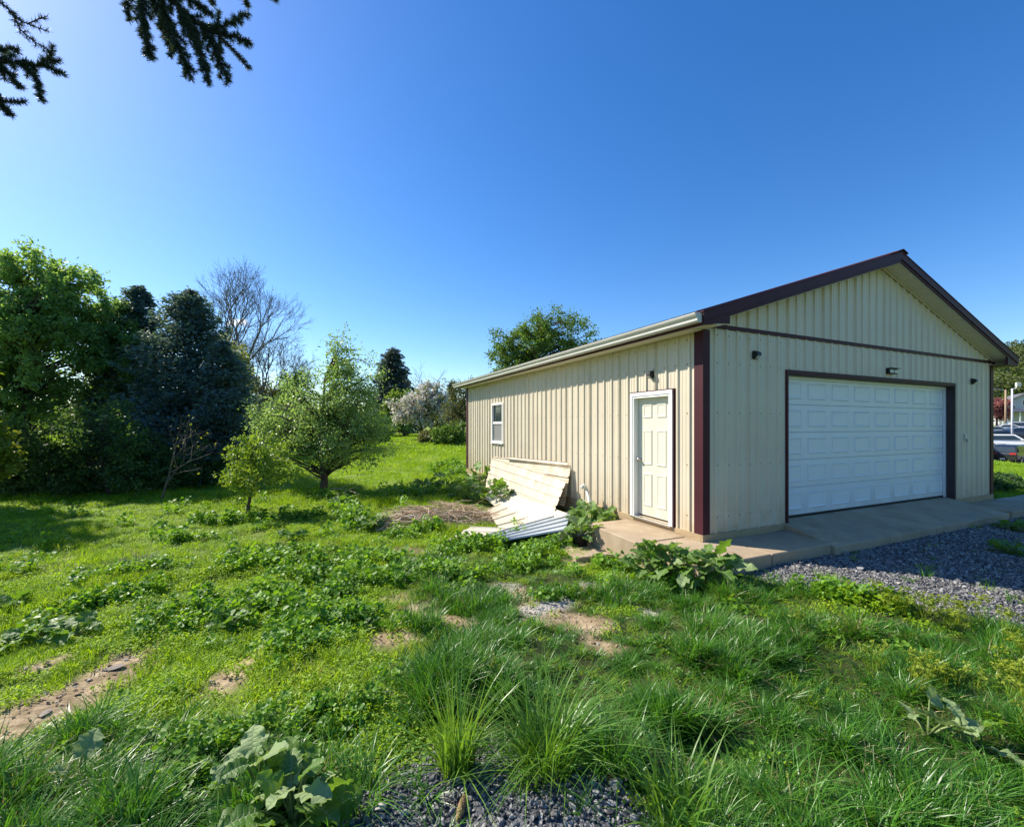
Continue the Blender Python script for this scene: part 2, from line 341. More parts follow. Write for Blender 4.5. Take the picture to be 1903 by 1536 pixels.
pcol = ramp(noise(60, 4), [(.35, (.30, .26, .21)), (.65, (.55, .5, .44))])
scol = ramp(noise(90, 4), [(.35, (.04, .042, .05)), (.65, (.14, .145, .16))])
tcol = ramp(noise(14, 6), [(.3, (.016, .022, .008)), (.6, (.045, .055, .016)), (.8, (.10, .085, .04))])  # dead grass litter, blackened to put the shade of the hollows into the colour
gcol = mix(attr('thatch_shade'), gcol, tcol); c = mix(attr('dirt'), gcol, dcol); c = mix(attr('pale'), c, pcol); c = mix(attr('stones'), c, scol)
L.new(c, p.inputs['Base Color']); p.inputs['Roughness'].default_value = .95; p.inputs['Specular IOR Level'].default_value = .2
bp = N.new('ShaderNodeBump'); bp.inputs['Strength'].default_value = .6; bp.inputs['Distance'].default_value = .03
L.new(noise(28, 6), bp.inputs['Height']); L.new(bp.outputs[0], p.inputs['Normal'])
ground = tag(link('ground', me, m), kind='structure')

# ------------------------------------------------------------------ the garage (local x = along the front, y = into the building)
BW, BL, EH, SLOPE, OV, EO = 8.93, 10.5, 3.05, .325, .31, .33
SOF = 2.95
gar = empty('garage_building', (CORN[0], CORN[1], 0), ANG)
tag(gar, 'long cream ribbed steel garage with burgundy trim and a gable roof', 'garage')
def roofz(s): return EH + SLOPE * (s if s < BW / 2 else BW - s)       # underside of the rake
PITCH = .2286
def rib_profile(a0, a1):
    pts = {round(a0, 4): 0.0, round(a1, 4): 0.0}
    k0 = int(a0 / PITCH) - 1
    for k in range(k0, int(a1 / PITCH) + 2):
        c = k * PITCH
        for d, h in ((-.028, 0), (-.015, .023), (.015, .023), (.028, 0), (.066, 0), (.072, .004), (.082, .004), (.088, 0), (.138, 0), (.144, .004), (.154, .004), (.160, 0)):
            x = round(c + d, 4)
            if a0 < x < a1: pts[x] = h
    return sorted(pts.items())
def siding(parent, side, a0, a1, zb, zt, name='siding_panel', breaks=()):
    """one ribbed sheet; side 'f' on y=0 facing -y, 'l' on x=0 facing -x, 'r' on x=BW; zb, zt are functions of the run"""
    prof = rib_profile(a0, a1); xs = dict(prof)
    for b in breaks:
        if a0 < b < a1 and b not in xs: xs[b] = 0.0
    prof = sorted(xs.items()); v = []; f = []
    for a, h in prof:
        for z in (zb(a), zt(a)):
            o = .006 + h
            v.append({'f': (a, -o, z), 'l': (-o, a, z), 'r': (BW + o, a, z), 'b': (a, BL + o, z)}[side])
    for i in range(len(prof) - 1): f.append((2 * i, 2 * i + 2, 2 * i + 3, 2 * i + 1))
    mb = MB().add(v, f); return mb.build(name, M['siding'], parent)
SHEET = PITCH * 4
GS0, GS1, GZ = 1.80, 7.20, 2.43                                       # garage door opening
ED0, ED1, EZ0, EZ1 = .56, 1.45, .07, 2.10                             # entry door opening along the side
WN0, WN1, WZ0, WZ1 = 7.13, 8.02, 1.08, 2.27                           # window
gp = [(0, 0), (GS0, 0), (GS0, GZ), (GS1, GZ), (GS1, 0), (BW, 0), (BW, EH), (BW / 2, roofz(BW / 2)), (0, EH)]
mb = MB()
mb.box(0, GS0, 0, .12, -.3, EH); mb.box(GS1, BW, 0, .12, -.3, EH); mb.box(GS0, GS1, 0, .12, GZ, EH)
mb.prism([(0, EH), (BW, EH), (BW / 2, roofz(BW / 2))], 'y', 0, .12)
fw = mb.build('front_wall', M['siding'], gar)
def cuts(lo, hi):
    k = [lo]; a = (math.floor(lo / SHEET) + 1) * SHEET
    while a < hi - .05:
        if a > lo + .05: k.append(a)
        a += SHEET
    k.append(hi); return list(zip(k[:-1], k[1:]))
for a, b in cuts(.0, BW):
    for lo, hi, z0 in ((.0, GS0, .05), (GS0, GS1, GZ), (GS1, BW, .05)):
        x0, x1 = max(a, lo), min(b, hi)
        if x1 - x0 > .02: siding(fw, 'f', x0, x1, lambda q, z0=z0: z0, lambda q: EH - .05)
    siding(fw, 'f', a, b, lambda q: EH, lambda q: roofz(q), breaks=(BW / 2,))
mb = MB(); T0, T1 = 0, .12
mb.box(0, .12, .12, ED0, -.3, SOF); mb.box(0, .12, ED0, ED1, -.3, EZ0); mb.box(0, .12, ED0, ED1, EZ1, SOF)
mb.box(0, .12, ED1, WN0, -.3, SOF); mb.box(0, .12, WN0, WN1, -.3, WZ0); mb.box(0, .12, WN0, WN1, WZ1, SOF); mb.box(0, .12, WN1, BL, -.3, SOF)
sw = mb.build('side_wall', M['siding'], gar)
for a, b in cuts(0, BL):
    for lo, hi, rng_ in ((0, ED0, [(.05, SOF)]), (ED0, ED1, [(EZ1, SOF)]), (ED1, WN0, [(.05, SOF)]), (WN0, WN1, [(.05, WZ0), (WZ1, SOF)]), (WN1, BL, [(.05, SOF)])):
        x0, x1 = max(a, lo), min(b, hi)
        if x1 - x0 > .02:
            for z0, z1 in rng_: siding(sw, 'l', x0, x1, lambda q, z0=z0: z0, lambda q, z1=z1: z1)
mb = MB(); mb.box(BW - .12, BW, .12, BL, -.3, SOF); rw = mb.build('far_side_wall', M['siding'], gar)
for a, b in cuts(0, BL): siding(rw, 'r', a, b, lambda q: .05, lambda q: SOF)
mb = MB(); mb.box(.12, BW - .12, BL - .12, BL, -.3, EH); mb.prism([(0, EH), (BW, EH), (BW / 2, roofz(BW / 2))], 'y', BL - .12, BL)
bw_ = mb.build('back_wall', M['siding'], gar)
# screws along the girts
mb = MB()
for k in range(1, int(BW / PITCH)):
    for z in (.28, 1.02, 1.78, 2.5, 2.9):
        a = k * PITCH + .045
        if not (GS0 - .03 < a < GS1 + .03 and z < GZ + .03): mb.box(a - .009, a + .009, -.017, -.007, z - .009, z + .009)
for k in range(1, int(BL / PITCH)):
    for z in (.28, 1.02, 1.78, 2.5, 2.85):
        a = k * PITCH + .045
        if not (ED0 - .1 < a < ED1 + .1 and z < EZ1 + .1) and not (WN0 - .06 < a < WN1 + .06 and WZ0 - .06 < z < WZ1 + .06): mb.box(-.017, -.007, a - .009, a + .009, z - .009, z + .009)
o = mb.build('screw_rows', M['skirt'], gar); o['kind'] = 'stuff'
# skirt boards
MB().box(-.035, BW + .03, -.035, -.002, -.07, .055).build('skirt_board', M['skirt'], gar, bevel=.004)
MB().box(-.033, -.002, -.002, BL, -.07, .054).build('skirt_board', M['skirt'], gar, bevel=.004)
MB().box(BW + .002, BW + .033, .0, BL, -.07, .054).build('skirt_board', M['skirt'], gar, bevel=.004)
# corner posts
def corner(x, y, sx, sy, name='corner_trim'):
    mb = MB(); w = .125; o = .034; wf_ = .10
    mb.prism([(x - sx * o, y - sy * o), (x + sx * wf_, y - sy * o), (x + sx * wf_, y - sy * .02), (x - sx * .02, y - sy * .02), (x - sx * .02, y + sy * w), (x - sx * o, y + sy * w)], 'z', .056, SOF)
    return mb.build(name, M['burgundy'], gar)
corner(0, 0, 1, 1); corner(BW, 0, -1, 1); corner(0, BL, 1, -1)
# band across the gable
MB().prism([(-.034, EH - .06), (-.034, EH - .012), (-.02, EH + .002), (0, EH + .002), (0, EH - .06)], 'x', .02, BW - .02).build('gable_band', M['burgundy'], gar)
# roof sheets with ribs running down the slope
def slope_pt(s, lift): return (s, roofz_ext(s) + lift)
def roofz_ext(s): return EH + SLOPE * (s if s < BW / 2 else BW - s)
def roof_half(sgn):
    mb = MB(); e = -EO - .035 if sgn < 0 else BW + EO + .035; r = BW / 2
    ys = [(-OV - .03, 0)]; k = -2
    y = -OV + .1
    while y < BL + OV:
        ys += [(y - .03, 0), (y - .012, .022), (y + .012, .022), (y + .03, 0)]; y += PITCH
    ys.append((BL + OV + .03, 0)); v = []; f = []; n = len(ys)
    for lift in (.158, .172):
        for yy, h in ys:
            hh = h if lift > .16 else 0
            v += [(e, yy, roofz_ext(e) + lift + hh), (r, yy, roofz_ext(r) + lift + hh)]
    for L_ in (0, 1):
        b = L_ * 2 * n
        for i in range(n - 1): f.append((b + 2 * i, b + 2 * i + 2, b + 2 * i + 3, b + 2 * i + 1))
    for i in range(n - 1): f.append((2 * i, 2 * n + 2 * i, 2 * n + 2 * i + 2, 2 * i + 2))
    f.append((0, 1, 2 * n + 1, 2 * n)); j = 2 * (n - 1); f.append((j, j + 1, 2 * n + j + 1, 2 * n + j))
    return mb.add(v, f)
roof = MB().prism([(BW / 2 - .16, roofz(BW / 2) + .145), (BW / 2, roofz(BW / 2) + .198), (BW / 2 + .16, roofz(BW / 2) + .145), (BW / 2 + .16, roofz(BW / 2) + .16), (BW / 2, roofz(BW / 2) + .214), (BW / 2 - .16, roofz(BW / 2) + .16)], 'y', -OV - .045, BL + OV + .045).build('roof', M['burgundy'], gar)
roof_half(-1).build('roof_sheet', M['burgundy'], roof); roof_half(1).build('roof_sheet', M['burgundy'], roof)
# rake fascia (two bands), front and back
def rake(sgn, y0, y1, lo, hi, ext, name):
    r = BW / 2; e = -EO - ext if sgn < 0 else BW + EO + ext
    return MB().prism([(e, roofz_ext(e) + lo), (r, roofz_ext(r) + lo), (r, roofz_ext(r) + hi), (e, roofz_ext(e) + hi)], 'y', y0, y1).build(name, M['burgundy'], gar)
for sgn in (-1, 1):
    rake(sgn, -OV - .022, -OV + .01, .035, .157, .02, 'rake_fascia'); rake(sgn, -OV - .006, -OV + .012, -.012, .033, .01, 'rake_lip')
    rake(sgn, BL + OV - .01, BL + OV + .022, .0, .157, .02, 'rake_fascia')
# rake soffit boards under the front overhang
n = 24
for sgn in (-1, 1):
    for k in range(n):
        a0 = -EO + (BW / 2 + EO) * k / n; a1 = -EO + (BW / 2 + EO) * (k + 1) / n - .008
        q = [(a0, roofz_ext(a0)), (a1, roofz_ext(a1)), (a1, roofz_ext(a1) + .015), (a0, roofz_ext(a0) + .015)]
        if sgn > 0: q = [(BW - a, z) for a, z in q]
        MB().prism(q, 'y', -OV + .012, -.03).build('soffit_board', M['soffit'], gar)
    q = [(-EO, roofz_ext(-EO) + .02), (BW / 2, roofz(BW / 2) + .02), (BW / 2, roofz(BW / 2) + .03), (-EO, roofz_ext(-EO) + .03)]
    if sgn > 0: q = [(BW - a, z) for a, z in q]
    MB().prism(q, 'y', -OV + .013, -.0).build('soffit_backing', M['burgundy'], gar)
    MB().prism([(BW - a if sgn > 0 else a, z - .0) for a, z in [(.02, roofz_ext(.02) - .035), (BW / 2, roofz(BW / 2) - .035), (BW / 2, roofz(BW / 2) - .003), (.02, roofz_ext(.02) - .003)]], 'y', -.04, -.0285).build('rake_wall_trim', M['siding'], gar)
# eave soffit, fascia, box ends
for x0, x1 in ((-EO, -.0), (BW, BW + EO)):
    for k in range(28):
        y0 = -.02 + (BL + .02) * k / 28; y1 = -.02 + (BL + .02) * (k + 1) / 28 - .007
        MB().box(x0, x1 - (.03 if x0 < 0 else 0), y0, y1, SOF - .012, SOF).build('soffit_board', M['soffit'], gar)
    MB().box(x0, x1, -OV, BL + OV, SOF + .004, SOF + .016).build('soffit_backing', M['soffit'], gar)
fz = roofz_ext(-EO)
for x0, x1 in ((-EO - .02, -EO - .001), (BW + EO + .001, BW + EO + .02)):
    MB().box(x0, x1, -OV - .001, BL + OV, SOF - .03, fz + .15).build('eave_fascia', M['burgundy'], gar)
for pts in ([(-EO - .018, SOF - .028), (.13, SOF + .045), (.16, EH - .062), (.16, roofz_ext(.16) - .013), (-EO - .018, roofz_ext(-EO) + .034)], [(BW + EO + .018, SOF - .028), (BW - .16, SOF - .028), (BW - .16, roofz_ext(.16) - .013), (BW + EO + .018, roofz_ext(-EO) + .034)]):
    MB().prism(pts, 'y', -OV - .004, -OV + .03).build('eave_return', M['burgundy'], gar)
MB().prism([(-EO, SOF - .028), (.12, SOF + .03), (.12, SOF + .04), (-EO, SOF - .018)], 'y', -OV + .031, -.04).build('return_soffit', M['soffit'], gar)
MB().prism([(BW + EO, SOF - .028), (BW - .12, SOF - .028), (BW - .12, SOF - .018), (BW + EO, SOF - .018)], 'y', -OV + .031, -.04).build('return_soffit', M['burgundy'], gar)
# gutter: K profile, open top
def gutter(sgn):
    x = -EO - .021; z = fz + .135
    prof = [(x, z), (x, z - .12), (x - .07, z - .12), (x - .085, z - .10), (x - .085, z - .07), (x - .115, z - .035), (x - .125, z - .012), (x - .125, z), (x - .112, z), (x - .112, z - .01), (x - .10, z - .04), (x - .074, z - .07), (x - .074, z - .10), (x - .065, z - .112), (x - .006, z - .112), (x - .006, z)]
    if sgn > 0: prof = [(BW - a, b) for a, b in prof]
    g = MB().prism(prof, 'y', -OV + .02, BL + OV - .02).build('gutter', M['gutter'], gar)
    ep = [(x, z), (x, z - .121), (x - .07, z - .121), (x - .086, z - .10), (x - .086, z - .07), (x - .116, z - .035), (x - .127, z)]
    if sgn > 0: ep = [(BW - a, b) for a, b in ep]
    MB().prism(ep, 'y', -OV + .008, -OV + .0195).build('end_cap', M['gutter'], g)
    MB().prism(ep, 'y', BL + OV - .0195, BL + OV - .008).build('end_cap', M['gutter'], g)
gutter(-1); gutter(1)
# garage door: five sections of eight raised panels, in a dark reveal
MB().box(GS0, GS0 + .022, .0, .21, -.05, GZ).build('door_jamb', M['jamb'], gar); MB().box(GS1 - .022, GS1, .0, .21, -.05, GZ).build('door_jamb', M['jamb'], gar)
MB().box(GS0 + .022, GS1 - .022, .0, .21, GZ - .022, GZ).build('door_head', M['jamb'], gar)
MB().box(GS0 - .02, GS0 + .02, -.036, -.001, .0, GZ + .05).build('opening_trim', M['burgundy'], gar); MB().box(GS1 - .02, GS1 + .02, -.036, -.001, .0, GZ + .05).build('opening_trim', M['jamb'], gar)
MB().box(GS0 + .02, GS1 - .02, -.036, -.001, GZ - .012, GZ + .05).build('opening_trim', M['burgundy'], gar)
for x0, x1, z0, z1 in ((GS0 + .0225, GS0 + .075, .08, GZ - .025), (GS1 - .075, GS1 - .0225, .08, GZ - .025), (GS0 + .075, GS1 - .075, GZ - .07, GZ - .025)):
    MB().box(x0, x1, .105, .135, z0, z1).build('weather_stop', M['gdoor'], gar)
DZ0, DZ1 = .115, GZ - .03; hsec = (DZ1 - DZ0) / 5; dx0, dx1 = GS0 + .03, GS1 - .03; wp = (dx1 - dx0) / 8
pme = None
def raised(w, h, d=.016):
    mb = MB(); r = []
    for ins, dep in ((0, 0), (.012, -d), (.024, -d), (.036, -d * .45), (.05, -d * .45)):
        x, z = w / 2 - ins, h / 2 - ins; r += [(-x, dep, -z), (x, dep, -z), (x, dep, z), (-x, dep, z)]
    f = [(4 * k + i, 4 * k + (i + 1) % 4, 4 * k + 4 + (i + 1) % 4, 4 * k + 4 + i) for k in range(4) for i in range(4)] + [(16, 17, 18, 19)]
    return mb.add(r, f)
for k in range(5):
    z0 = DZ0 + hsec * k; sec = MB().box(dx0, dx1, .140, .185, z0 + .003, z0 + hsec - .003).build('garage_door_section', M['gdoor'], gar, bevel=.003)
    for i in range(8):
        if pme is None:
            o = raised(wp * .74, hsec * .62).build('raised_panel', M['gdoor_panel'], sec); pme = o.data
        else: o = link('raised_panel', pme, None, sec)
        o.location = (dx0 + wp * (i + .5), .1397, z0 + hsec / 2)
    if k: MB().box(dx0 + .02, dx1 - .02, .15, .18, z0 - .005, z0 + .005).build('section_seam', M['screen_grey'], sec)
MB().box(dx0, dx1, .145, .18, .085, DZ0 + .003).build('bottom_seal', M['rubber'], gar)
# entry door
fr = MB().box(-.05, .10, ED0, ED0 + .045, EZ0, EZ1).box(-.05, .10, ED1 - .045, ED1, EZ0, EZ1).box(-.05, .10, ED0 + .045, ED1 - .045, EZ1 - .045, EZ1).build('door_frame', M['white'], gar)
for b in ((-.058, -.03, ED0 - .04, ED0 + .02, EZ0 - .02, EZ1 + .02), (-.058, -.03, ED1 - .02, ED1 + .04, EZ0 - .02, EZ1 + .02), (-.060, -.03, ED0 - .04, ED1 + .04, EZ1 - .015, EZ1 + .045)):
    MB().box(*b).build('casing', M['white'], fr, bevel=.004)
MB().box(-.046, -.005, ED0 - .058, ED0 - .041, EZ0 - .02, EZ1 + .06).build('casing_channel', M['burgundy'], fr); MB().box(-.05, -.005, ED0 - .058, ED1 + .058, EZ1 + .046, EZ1 + .062).build('casing_channel', M['burgundy'], fr)
dr = MB().box(.045, .085, ED0 + .048, ED1 - .048, EZ0 + .03, EZ1 - .047).build('entry_door', M['door'], gar)
dw = ED1 - ED0 - .096; dh = EZ1 - EZ0 - .077
for cy in (.30, .70):
    for z0, z1 in ((.08, .36), (.43, .73), (.83, .95)):
        mb = raised(dw * .27, dh * (z1 - z0), .012); o = mb.build('door_panel', M['door_panel'], dr)
        o.rotation_euler = (0, 0, R(-90)); o.location = (.0448, ED0 + .048 + dw * cy, EZ0 + .03 + dh * (z0 + z1) / 2)
kn = MB(); kc = (0, ED1 - .048 - .065, EZ0 + .95)
kn.tube([(.05, kc[1], kc[2]), (.035, kc[1], kc[2]), (.0345, kc[1], kc[2]), (.01, kc[1], kc[2]), (.0, kc[1], kc[2]), (-.02, kc[1], kc[2]), (-.028, kc[1], kc[2])], [.032, .032, .012, .012, .026, .028, .014], 14)
kn.build('knob', M['steel'], dr, True)
MB().box(-.075, .085, ED0 - .02, ED1 + .02, EZ0 - .035, EZ0 - .001).build('threshold', M['steel'], gar, bevel=.003)
MB().box(.4, .41, ED0, ED1, -.1, EZ1).build('inner_lining', M['black'], gar)
# window
wf = MB().box(-.045, .06, WN0, WN0 + .06, WZ0, WZ1).box(-.045, .06, WN1 - .06, WN1, WZ0, WZ1).box(-.045, .06, WN0 + .06, WN1 - .06, WZ1 - .06, WZ1).box(-.045, .06, WN0 + .06, WN1 - .06, WZ0, WZ0 + .055).build('window', M['white'], gar)
MB().box(-.02, .05, WN0 + .06, WN1 - .06, (WZ0 + WZ1) / 2 - .035, (WZ0 + WZ1) / 2 + .035).build('meeting_rail', M['white'], wf)
MB().box(.018, .024, WN0 + .06, WN1 - .06, (WZ0 + WZ1) / 2 + .035, WZ1 - .06).build('pane', M['glass'], wf)
MB().box(.018, .024, WN0 + .06, WN1 - .06, WZ0 + .055, (WZ0 + WZ1) / 2 - .035).build('pane', M['glass'], wf)
M['screen'] = mat('insect_screen', (.20, .20, .19), .8, .15, 30)
MB().box(.004, .008, WN0 + .06, WN1 - .06, WZ0 + .055, (WZ0 + WZ1) / 2 - .035).build('insect_screen', M['screen'], wf)
MB().box(-.075, .01, WN0 - .03, WN1 + .03, WZ0 - .03, WZ0 - .001).build('sill', M['white'], wf, bevel=.004)
MB().box(.5, .51, WN0, WN1, WZ0, WZ1).build('window_lining', M['black'], gar)

# lamps and keypad fixed to the walls
def wall_lamp(label, s, t, z, face):
    x, y = from_st(s, t); e = empty('wall_lamp', (x, y, z), ANG + (0 if face == 'f' else R(-90)))
    e.scale = (.7, .7, .7); tag(e, label, 'lamp', 'wedge lamps on the garage walls')
    MB().prism([(-.028, -.09), (-.028, .09), (-.06, .09), (-.14, .05), (-.15, -.01), (-.06, -.09)], 'x', -.065, .065).build('housing', M['black'], e, bevel=.006)
    MB().prism([(-.150, -.022), (-.156, -.022), (-.078, -.086), (-.07, -.083)], 'x', -.045, .045).build('lens', M['lens'], e)
    MB().box(-.05, .05, -.0285, .0, -.07, .07).build('back_plate', M['black'], e)
wall_lamp('small black wedge lamp above the white entry door', 0, 1.0, 2.42, 'l')
wall_lamp('small black wedge lamp high on the front wall between corner post and garage door', 1.05, 0, 2.66, 'f')
wall_lamp('small black wedge lamp right of the garage door, above the keypad', 7.98, 0, 2.55, 'f')
x, y = from_st(4.74, 0); e = empty('flood_light', (x, y, 2.60), ANG); e.scale = (.75, .85, .8); tag(e, 'wide black twin flood light mounted above the garage door', 'lamp')
MB().box(-.19, .19, -.10, -.03, -.06, .06).build('housing', M['black'], e, bevel=.012)
for sx in (-.095, .095): MB().box(sx - .075, sx + .075, -.112, -.101, -.045, .03).build('lens', M['lens'], e, bevel=.004)
MB().box(-.2, .2, -.15, -.03, .0605, .07).build('hood', M['black'], e)
x, y = from_st(7.62, 0); e = empty('door_keypad', (x, y, 1.33), ANG); tag(e, 'small grey door keypad on the front wall right of the garage door', 'keypad')
MB().box(-.04, .04, -.055, -.029, -.02, .085).build('case', M['lens'], e, bevel=.006)
MB().prism([(-.056, -.018), (-.075, -.075), (-.068, -.08), (-.05, -.02)], 'x', -.036, .036).build('flip_cover', M['black'], e)

# ------------------------------------------------------------------ concrete walk, stoop and ramp
walk = empty('concrete_walkway', (CORN[0], CORN[1], 0), ANG); walk['kind'] = 'structure'
def slab(poly, z0, z1): MB().prism(poly, 'z', z0, z1).build('slab', M['concrete'], walk, bevel=.012)
slab([(-.92, .285), (-.04, .285), (-.04, 1.60), (-.86, 1.60)], -.6, -.035)
slab([(-.95, -.80), (.32, -.80), (.32, -.04), (-.04, -.04), (-.04, .275), (-.925, .275)], -.6, -.042)
slab([(.33, -.80), (1.76, -.80), (1.76, -.04), (.33, -.04)], -.5, -.045)
k = 4
for i in range(k):                                                       # the ramp, cast in four bays
    a0 = 1.77 + (7.22 - 1.77) * i / k; a1 = 1.77 + (7.22 - 1.77) * (i + 1) / k - .006
    b0 = 1.55 + (7.05 - 1.55) * i / k; b1 = 1.55 + (7.05 - 1.55) * (i + 1) / k - .006
    v = [(b0, -.86, -.45), (b1, -.86, -.45), (a1, .135, -.45), (a0, .135, -.45), (b0, -.86, -.075), (b1, -.86, -.075), (a1, .135, .082), (a0, .135, .082)]
    MB().add(v, [(0, 3, 2, 1), (4, 5, 6, 7), (0, 1, 5, 4), (1, 2, 6, 5), (2, 3, 7, 6), (3, 0, 4, 7)]).build('slab', M['concrete'], walk, bevel=.01)
slab([(7.24, -.84), (9.6, -.95), (9.6, -.04), (7.24, -.04)], -.5, -.06); slab([(9.61, -.95), (13, -1.1), (13, .1), (9.61, -.04)], -.5, -.075)
# old concrete pad beside the stoop
x, y = from_st(-1.15, 1.25); e = MB().prism([(-.35, -.3), (.28, -.38), (.33, .3), (-.25, .33)], 'z', -.06, .02).build('concrete_pad', M['concrete'], bevel=.01)
e.location = (x, y, float(hz(x, y)) + .03); e.rotation_euler = (0, 0, ANG); tag(e, 'small tan concrete pad on the ground at the end of the stoop', 'pad')

# ------------------------------------------------------------------ steel sheets dumped by the wall
def sheet(label, P, mname, ribs=4, sag=0.0, name='steel_sheet', nl=8):
    """P: four corners; P0-P1 along the sheet, P3-P2 the other long edge; ribs run along the length"""
    P = [np.array(p, float) for p in P]; wd = np.linalg.norm(P[3] - P[0]); prof = rib_profile(0, ribs * PITCH); prof = [(a / (ribs * PITCH), h) for a, h in prof]
    nrm = np.cross(P[1] - P[0], P[3] - P[0]); nrm /= np.linalg.norm(nrm)
    if nrm[2] < 0: nrm = -nrm
    v = []; f = []; n = len(prof)
    for lay in (0, -.0025):
        for i in range(nl + 1):
            u = i / nl
            for a, h in prof:
                p = (P[0] * (1 - u) + P[1] * u) * (1 - a) + (P[3] * (1 - u) + P[2] * u) * a
                v.append(p + nrm * (h + lay) + np.array((0, 0, -sag * 4 * u * (1 - u))))
    o = (nl + 1) * n
    for i in range(nl):
        for j in range(n - 1):
            a, b, c, d = i * n + j, i * n + j + 1, (i + 1) * n + j + 1, (i + 1) * n + j; f += [(a, b, c, d), (o + d, o + c, o + b, o + a)]
        f += [(i * n, (i + 1) * n, o + (i + 1) * n, o + i * n), (i * n + n - 1, o + i * n + n - 1, o + (i + 1) * n + n - 1, (i + 1) * n + n - 1)]
    for j in range(n - 1): f += [(j, o + j, o + j + 1, j + 1), (nl * n + j, nl * n + j + 1, o + nl * n + j + 1, o + nl * n + j)]
    ob = MB().add(v, f).build(name, M[mname]); return tag(ob, label, 'steel sheet', 'old siding sheets dumped beside the garage')
def ST(s, t, z): x, y = from_st(s, t); return (x, y, z)
def PZ(px, py, z): d = (EYE - z) * F / (py - HY); return ((px - CX) / F * d, d, z)
sheet('long stained cream sheet leaning flat against the wall, highest of the pile', [ST(-.11, 7.62, .66), ST(-.07, 3.38, .71), ST(-.24, 3.36, -.10), ST(-.28, 7.6, -.28)], 'siding_old')
sheet('cream strip of trim lying along the top edge of the leaning sheets', [ST(-.13, 6.55, .715), ST(-.06, 3.5, .80), ST(-.10, 3.5, .73), ST(-.18, 6.55, .665)], 'siding_old', 1)
sheet('stained cream sheet slanting down to the right in front of the highest leaning sheet', [ST(-.17, 7.66, .62), ST(-.20, 3.34, .44), ST(-.58, 3.25, -.24), ST(-.40, 7.62, -.24)], 'siding_old')
sheet('pale sheet with thin seams sloping low out from the foot of the leaning sheets', [ST(-.38, 7.0, -.08), ST(-.48, 2.85, -.14), ST(-1.36, 2.6, -.36), ST(-.98, 6.1, -.30)], 'sheet_white', 4, .03)
sheet('broad cream sheet lying flat beside the brush pile', [PZ(905, 947, -.31), PZ(975, 915, -.27), PZ(1056, 962, -.29), PZ(932, 988, -.33)], 'sheet_white', 4, .0)
sheet('short cream sheet lying in the grass at the left front of the pile', [PZ(833, 1003, -.35), PZ(874, 979, -.33), PZ(985, 984, -.32), PZ(945, 1006, -.34)][1:] + [PZ(833, 1003, -.35)], 'sheet_white', 3)
sheet('blue-grey ribbed sheet laid crosswise on top of the flat sheets', [PZ(905, 994, -.29), PZ(1062, 950, -.17), PZ(1050, 985, -.20), PZ(936, 1005, -.30)], 'sheet_grey', 4)
sheet('narrow cream offcut under the blue-grey sheet near the black pot', [PZ(975, 1008, -.36), PZ(1052, 986, -.31), PZ(1060, 998, -.32), PZ(995, 1015, -.37)], 'sheet_white', 1)

# white vent pipe by the wall, nursery pot
pp = [Vector(ST(-.16, 2.34, -.45)), Vector(ST(-.20, 2.44, .0)), Vector(ST(-.24, 2.52, .36)), Vector(ST(-.255, 2.54, .41)), Vector(ST(-.30, 2.54, .435)), Vector(ST(-.36, 2.52, .42))]
e = empty('vent_pipe', tuple(pp[0])); tag(e, 'white plastic pipe with a bent top standing by the side wall', 'pipe')
q = [p - pp[0] for p in pp]; MB().tube(q[:3], .03, 12).build('pipe', M['pvc'], e, True); MB().tube(q[2:], [.036, .037, .037, .036], 12).build('elbow', M['pvc'], e, True)
pot_at = G(1078, 1021); e = empty('plant_pot', tuple(pot_at)); tag(e, 'black plastic nursery pot with weeds beside the stoop', 'pot')
mb = MB(); n = 24; rings = [(.105, 0), (.135, .24), (.15, .245), (.152, .285), (.138, .285), (.125, .20)]
v = [(r * math.cos(2 * math.pi * k / n), r * math.sin(2 * math.pi * k / n), z) for r, z in rings for k in range(n)]
mb.add(v, [(i * n + k, i * n + (k + 1) % n, (i + 1) * n + (k + 1) % n, (i + 1) * n + k) for i in range(5) for k in range(n)] + [tuple(range(n))[::-1]]); mb.build('pot_shell', M['pot'], e, True)
M['earth'] = mat('potting_earth', (.05, .035, .025), .95, .4, 20, bump=.5)
MB().add([(.127 * math.cos(2 * math.pi * k / n), .127 * math.sin(2 * math.pi * k / n), .215) for k in range(n)], [tuple(range(n))]).build('earth', M['earth'], e)

# ------------------------------------------------------------------ plants: blades, leaves, clumps
def blades(rng, n, rad, h, w, lean=.5, spread=.5, seg=3, hv=.35):
    """n curved tapering grass blades -> V, Q"""
    a = rng.uniform(0, 2 * np.pi, n); r = rad * np.sqrt(rng.random(n)); bx = r * np.cos(a); by = r * np.sin(a)
    az = a + rng.normal(0, 1.0, n); H = h * rng.uniform(1 - hv, 1 + hv, n); ln = lean * H * rng.uniform(.25, 1.3, n); ww = w * rng.uniform(.6, 1.25, n)
    dx, dy = np.cos(az), np.sin(az); tw = az + np.pi / 2 + rng.normal(0, .5, n); px, py = np.cos(tw), np.sin(tw); V = []
    for k in range(seg + 1):
        u = k / seg; wk = ww * (1 - u ** 1.7) * .5 + .0003; out = ln * u ** 1.9 + spread * .15 * H * u; z = H * (u - .38 * np.clip(ln / H, 0, 1.2) * u ** 2.6)
        cx, cy = bx + dx * out, by + dy * out
        V += [np.stack([cx - px * wk, cy - py * wk, z], 1), np.stack([cx + px * wk, cy + py * wk, z], 1)]
    V = np.stack(V, 1).reshape(-1, 3); m = 2 * (seg + 1); Q = []
    for k in range(seg): Q.append(np.array([2 * k, 2 * k + 1, 2 * k + 3, 2 * k + 2]))
    return V, (np.array(Q)[None] + (np.arange(n) * m)[:, None, None]).reshape(-1, 4)
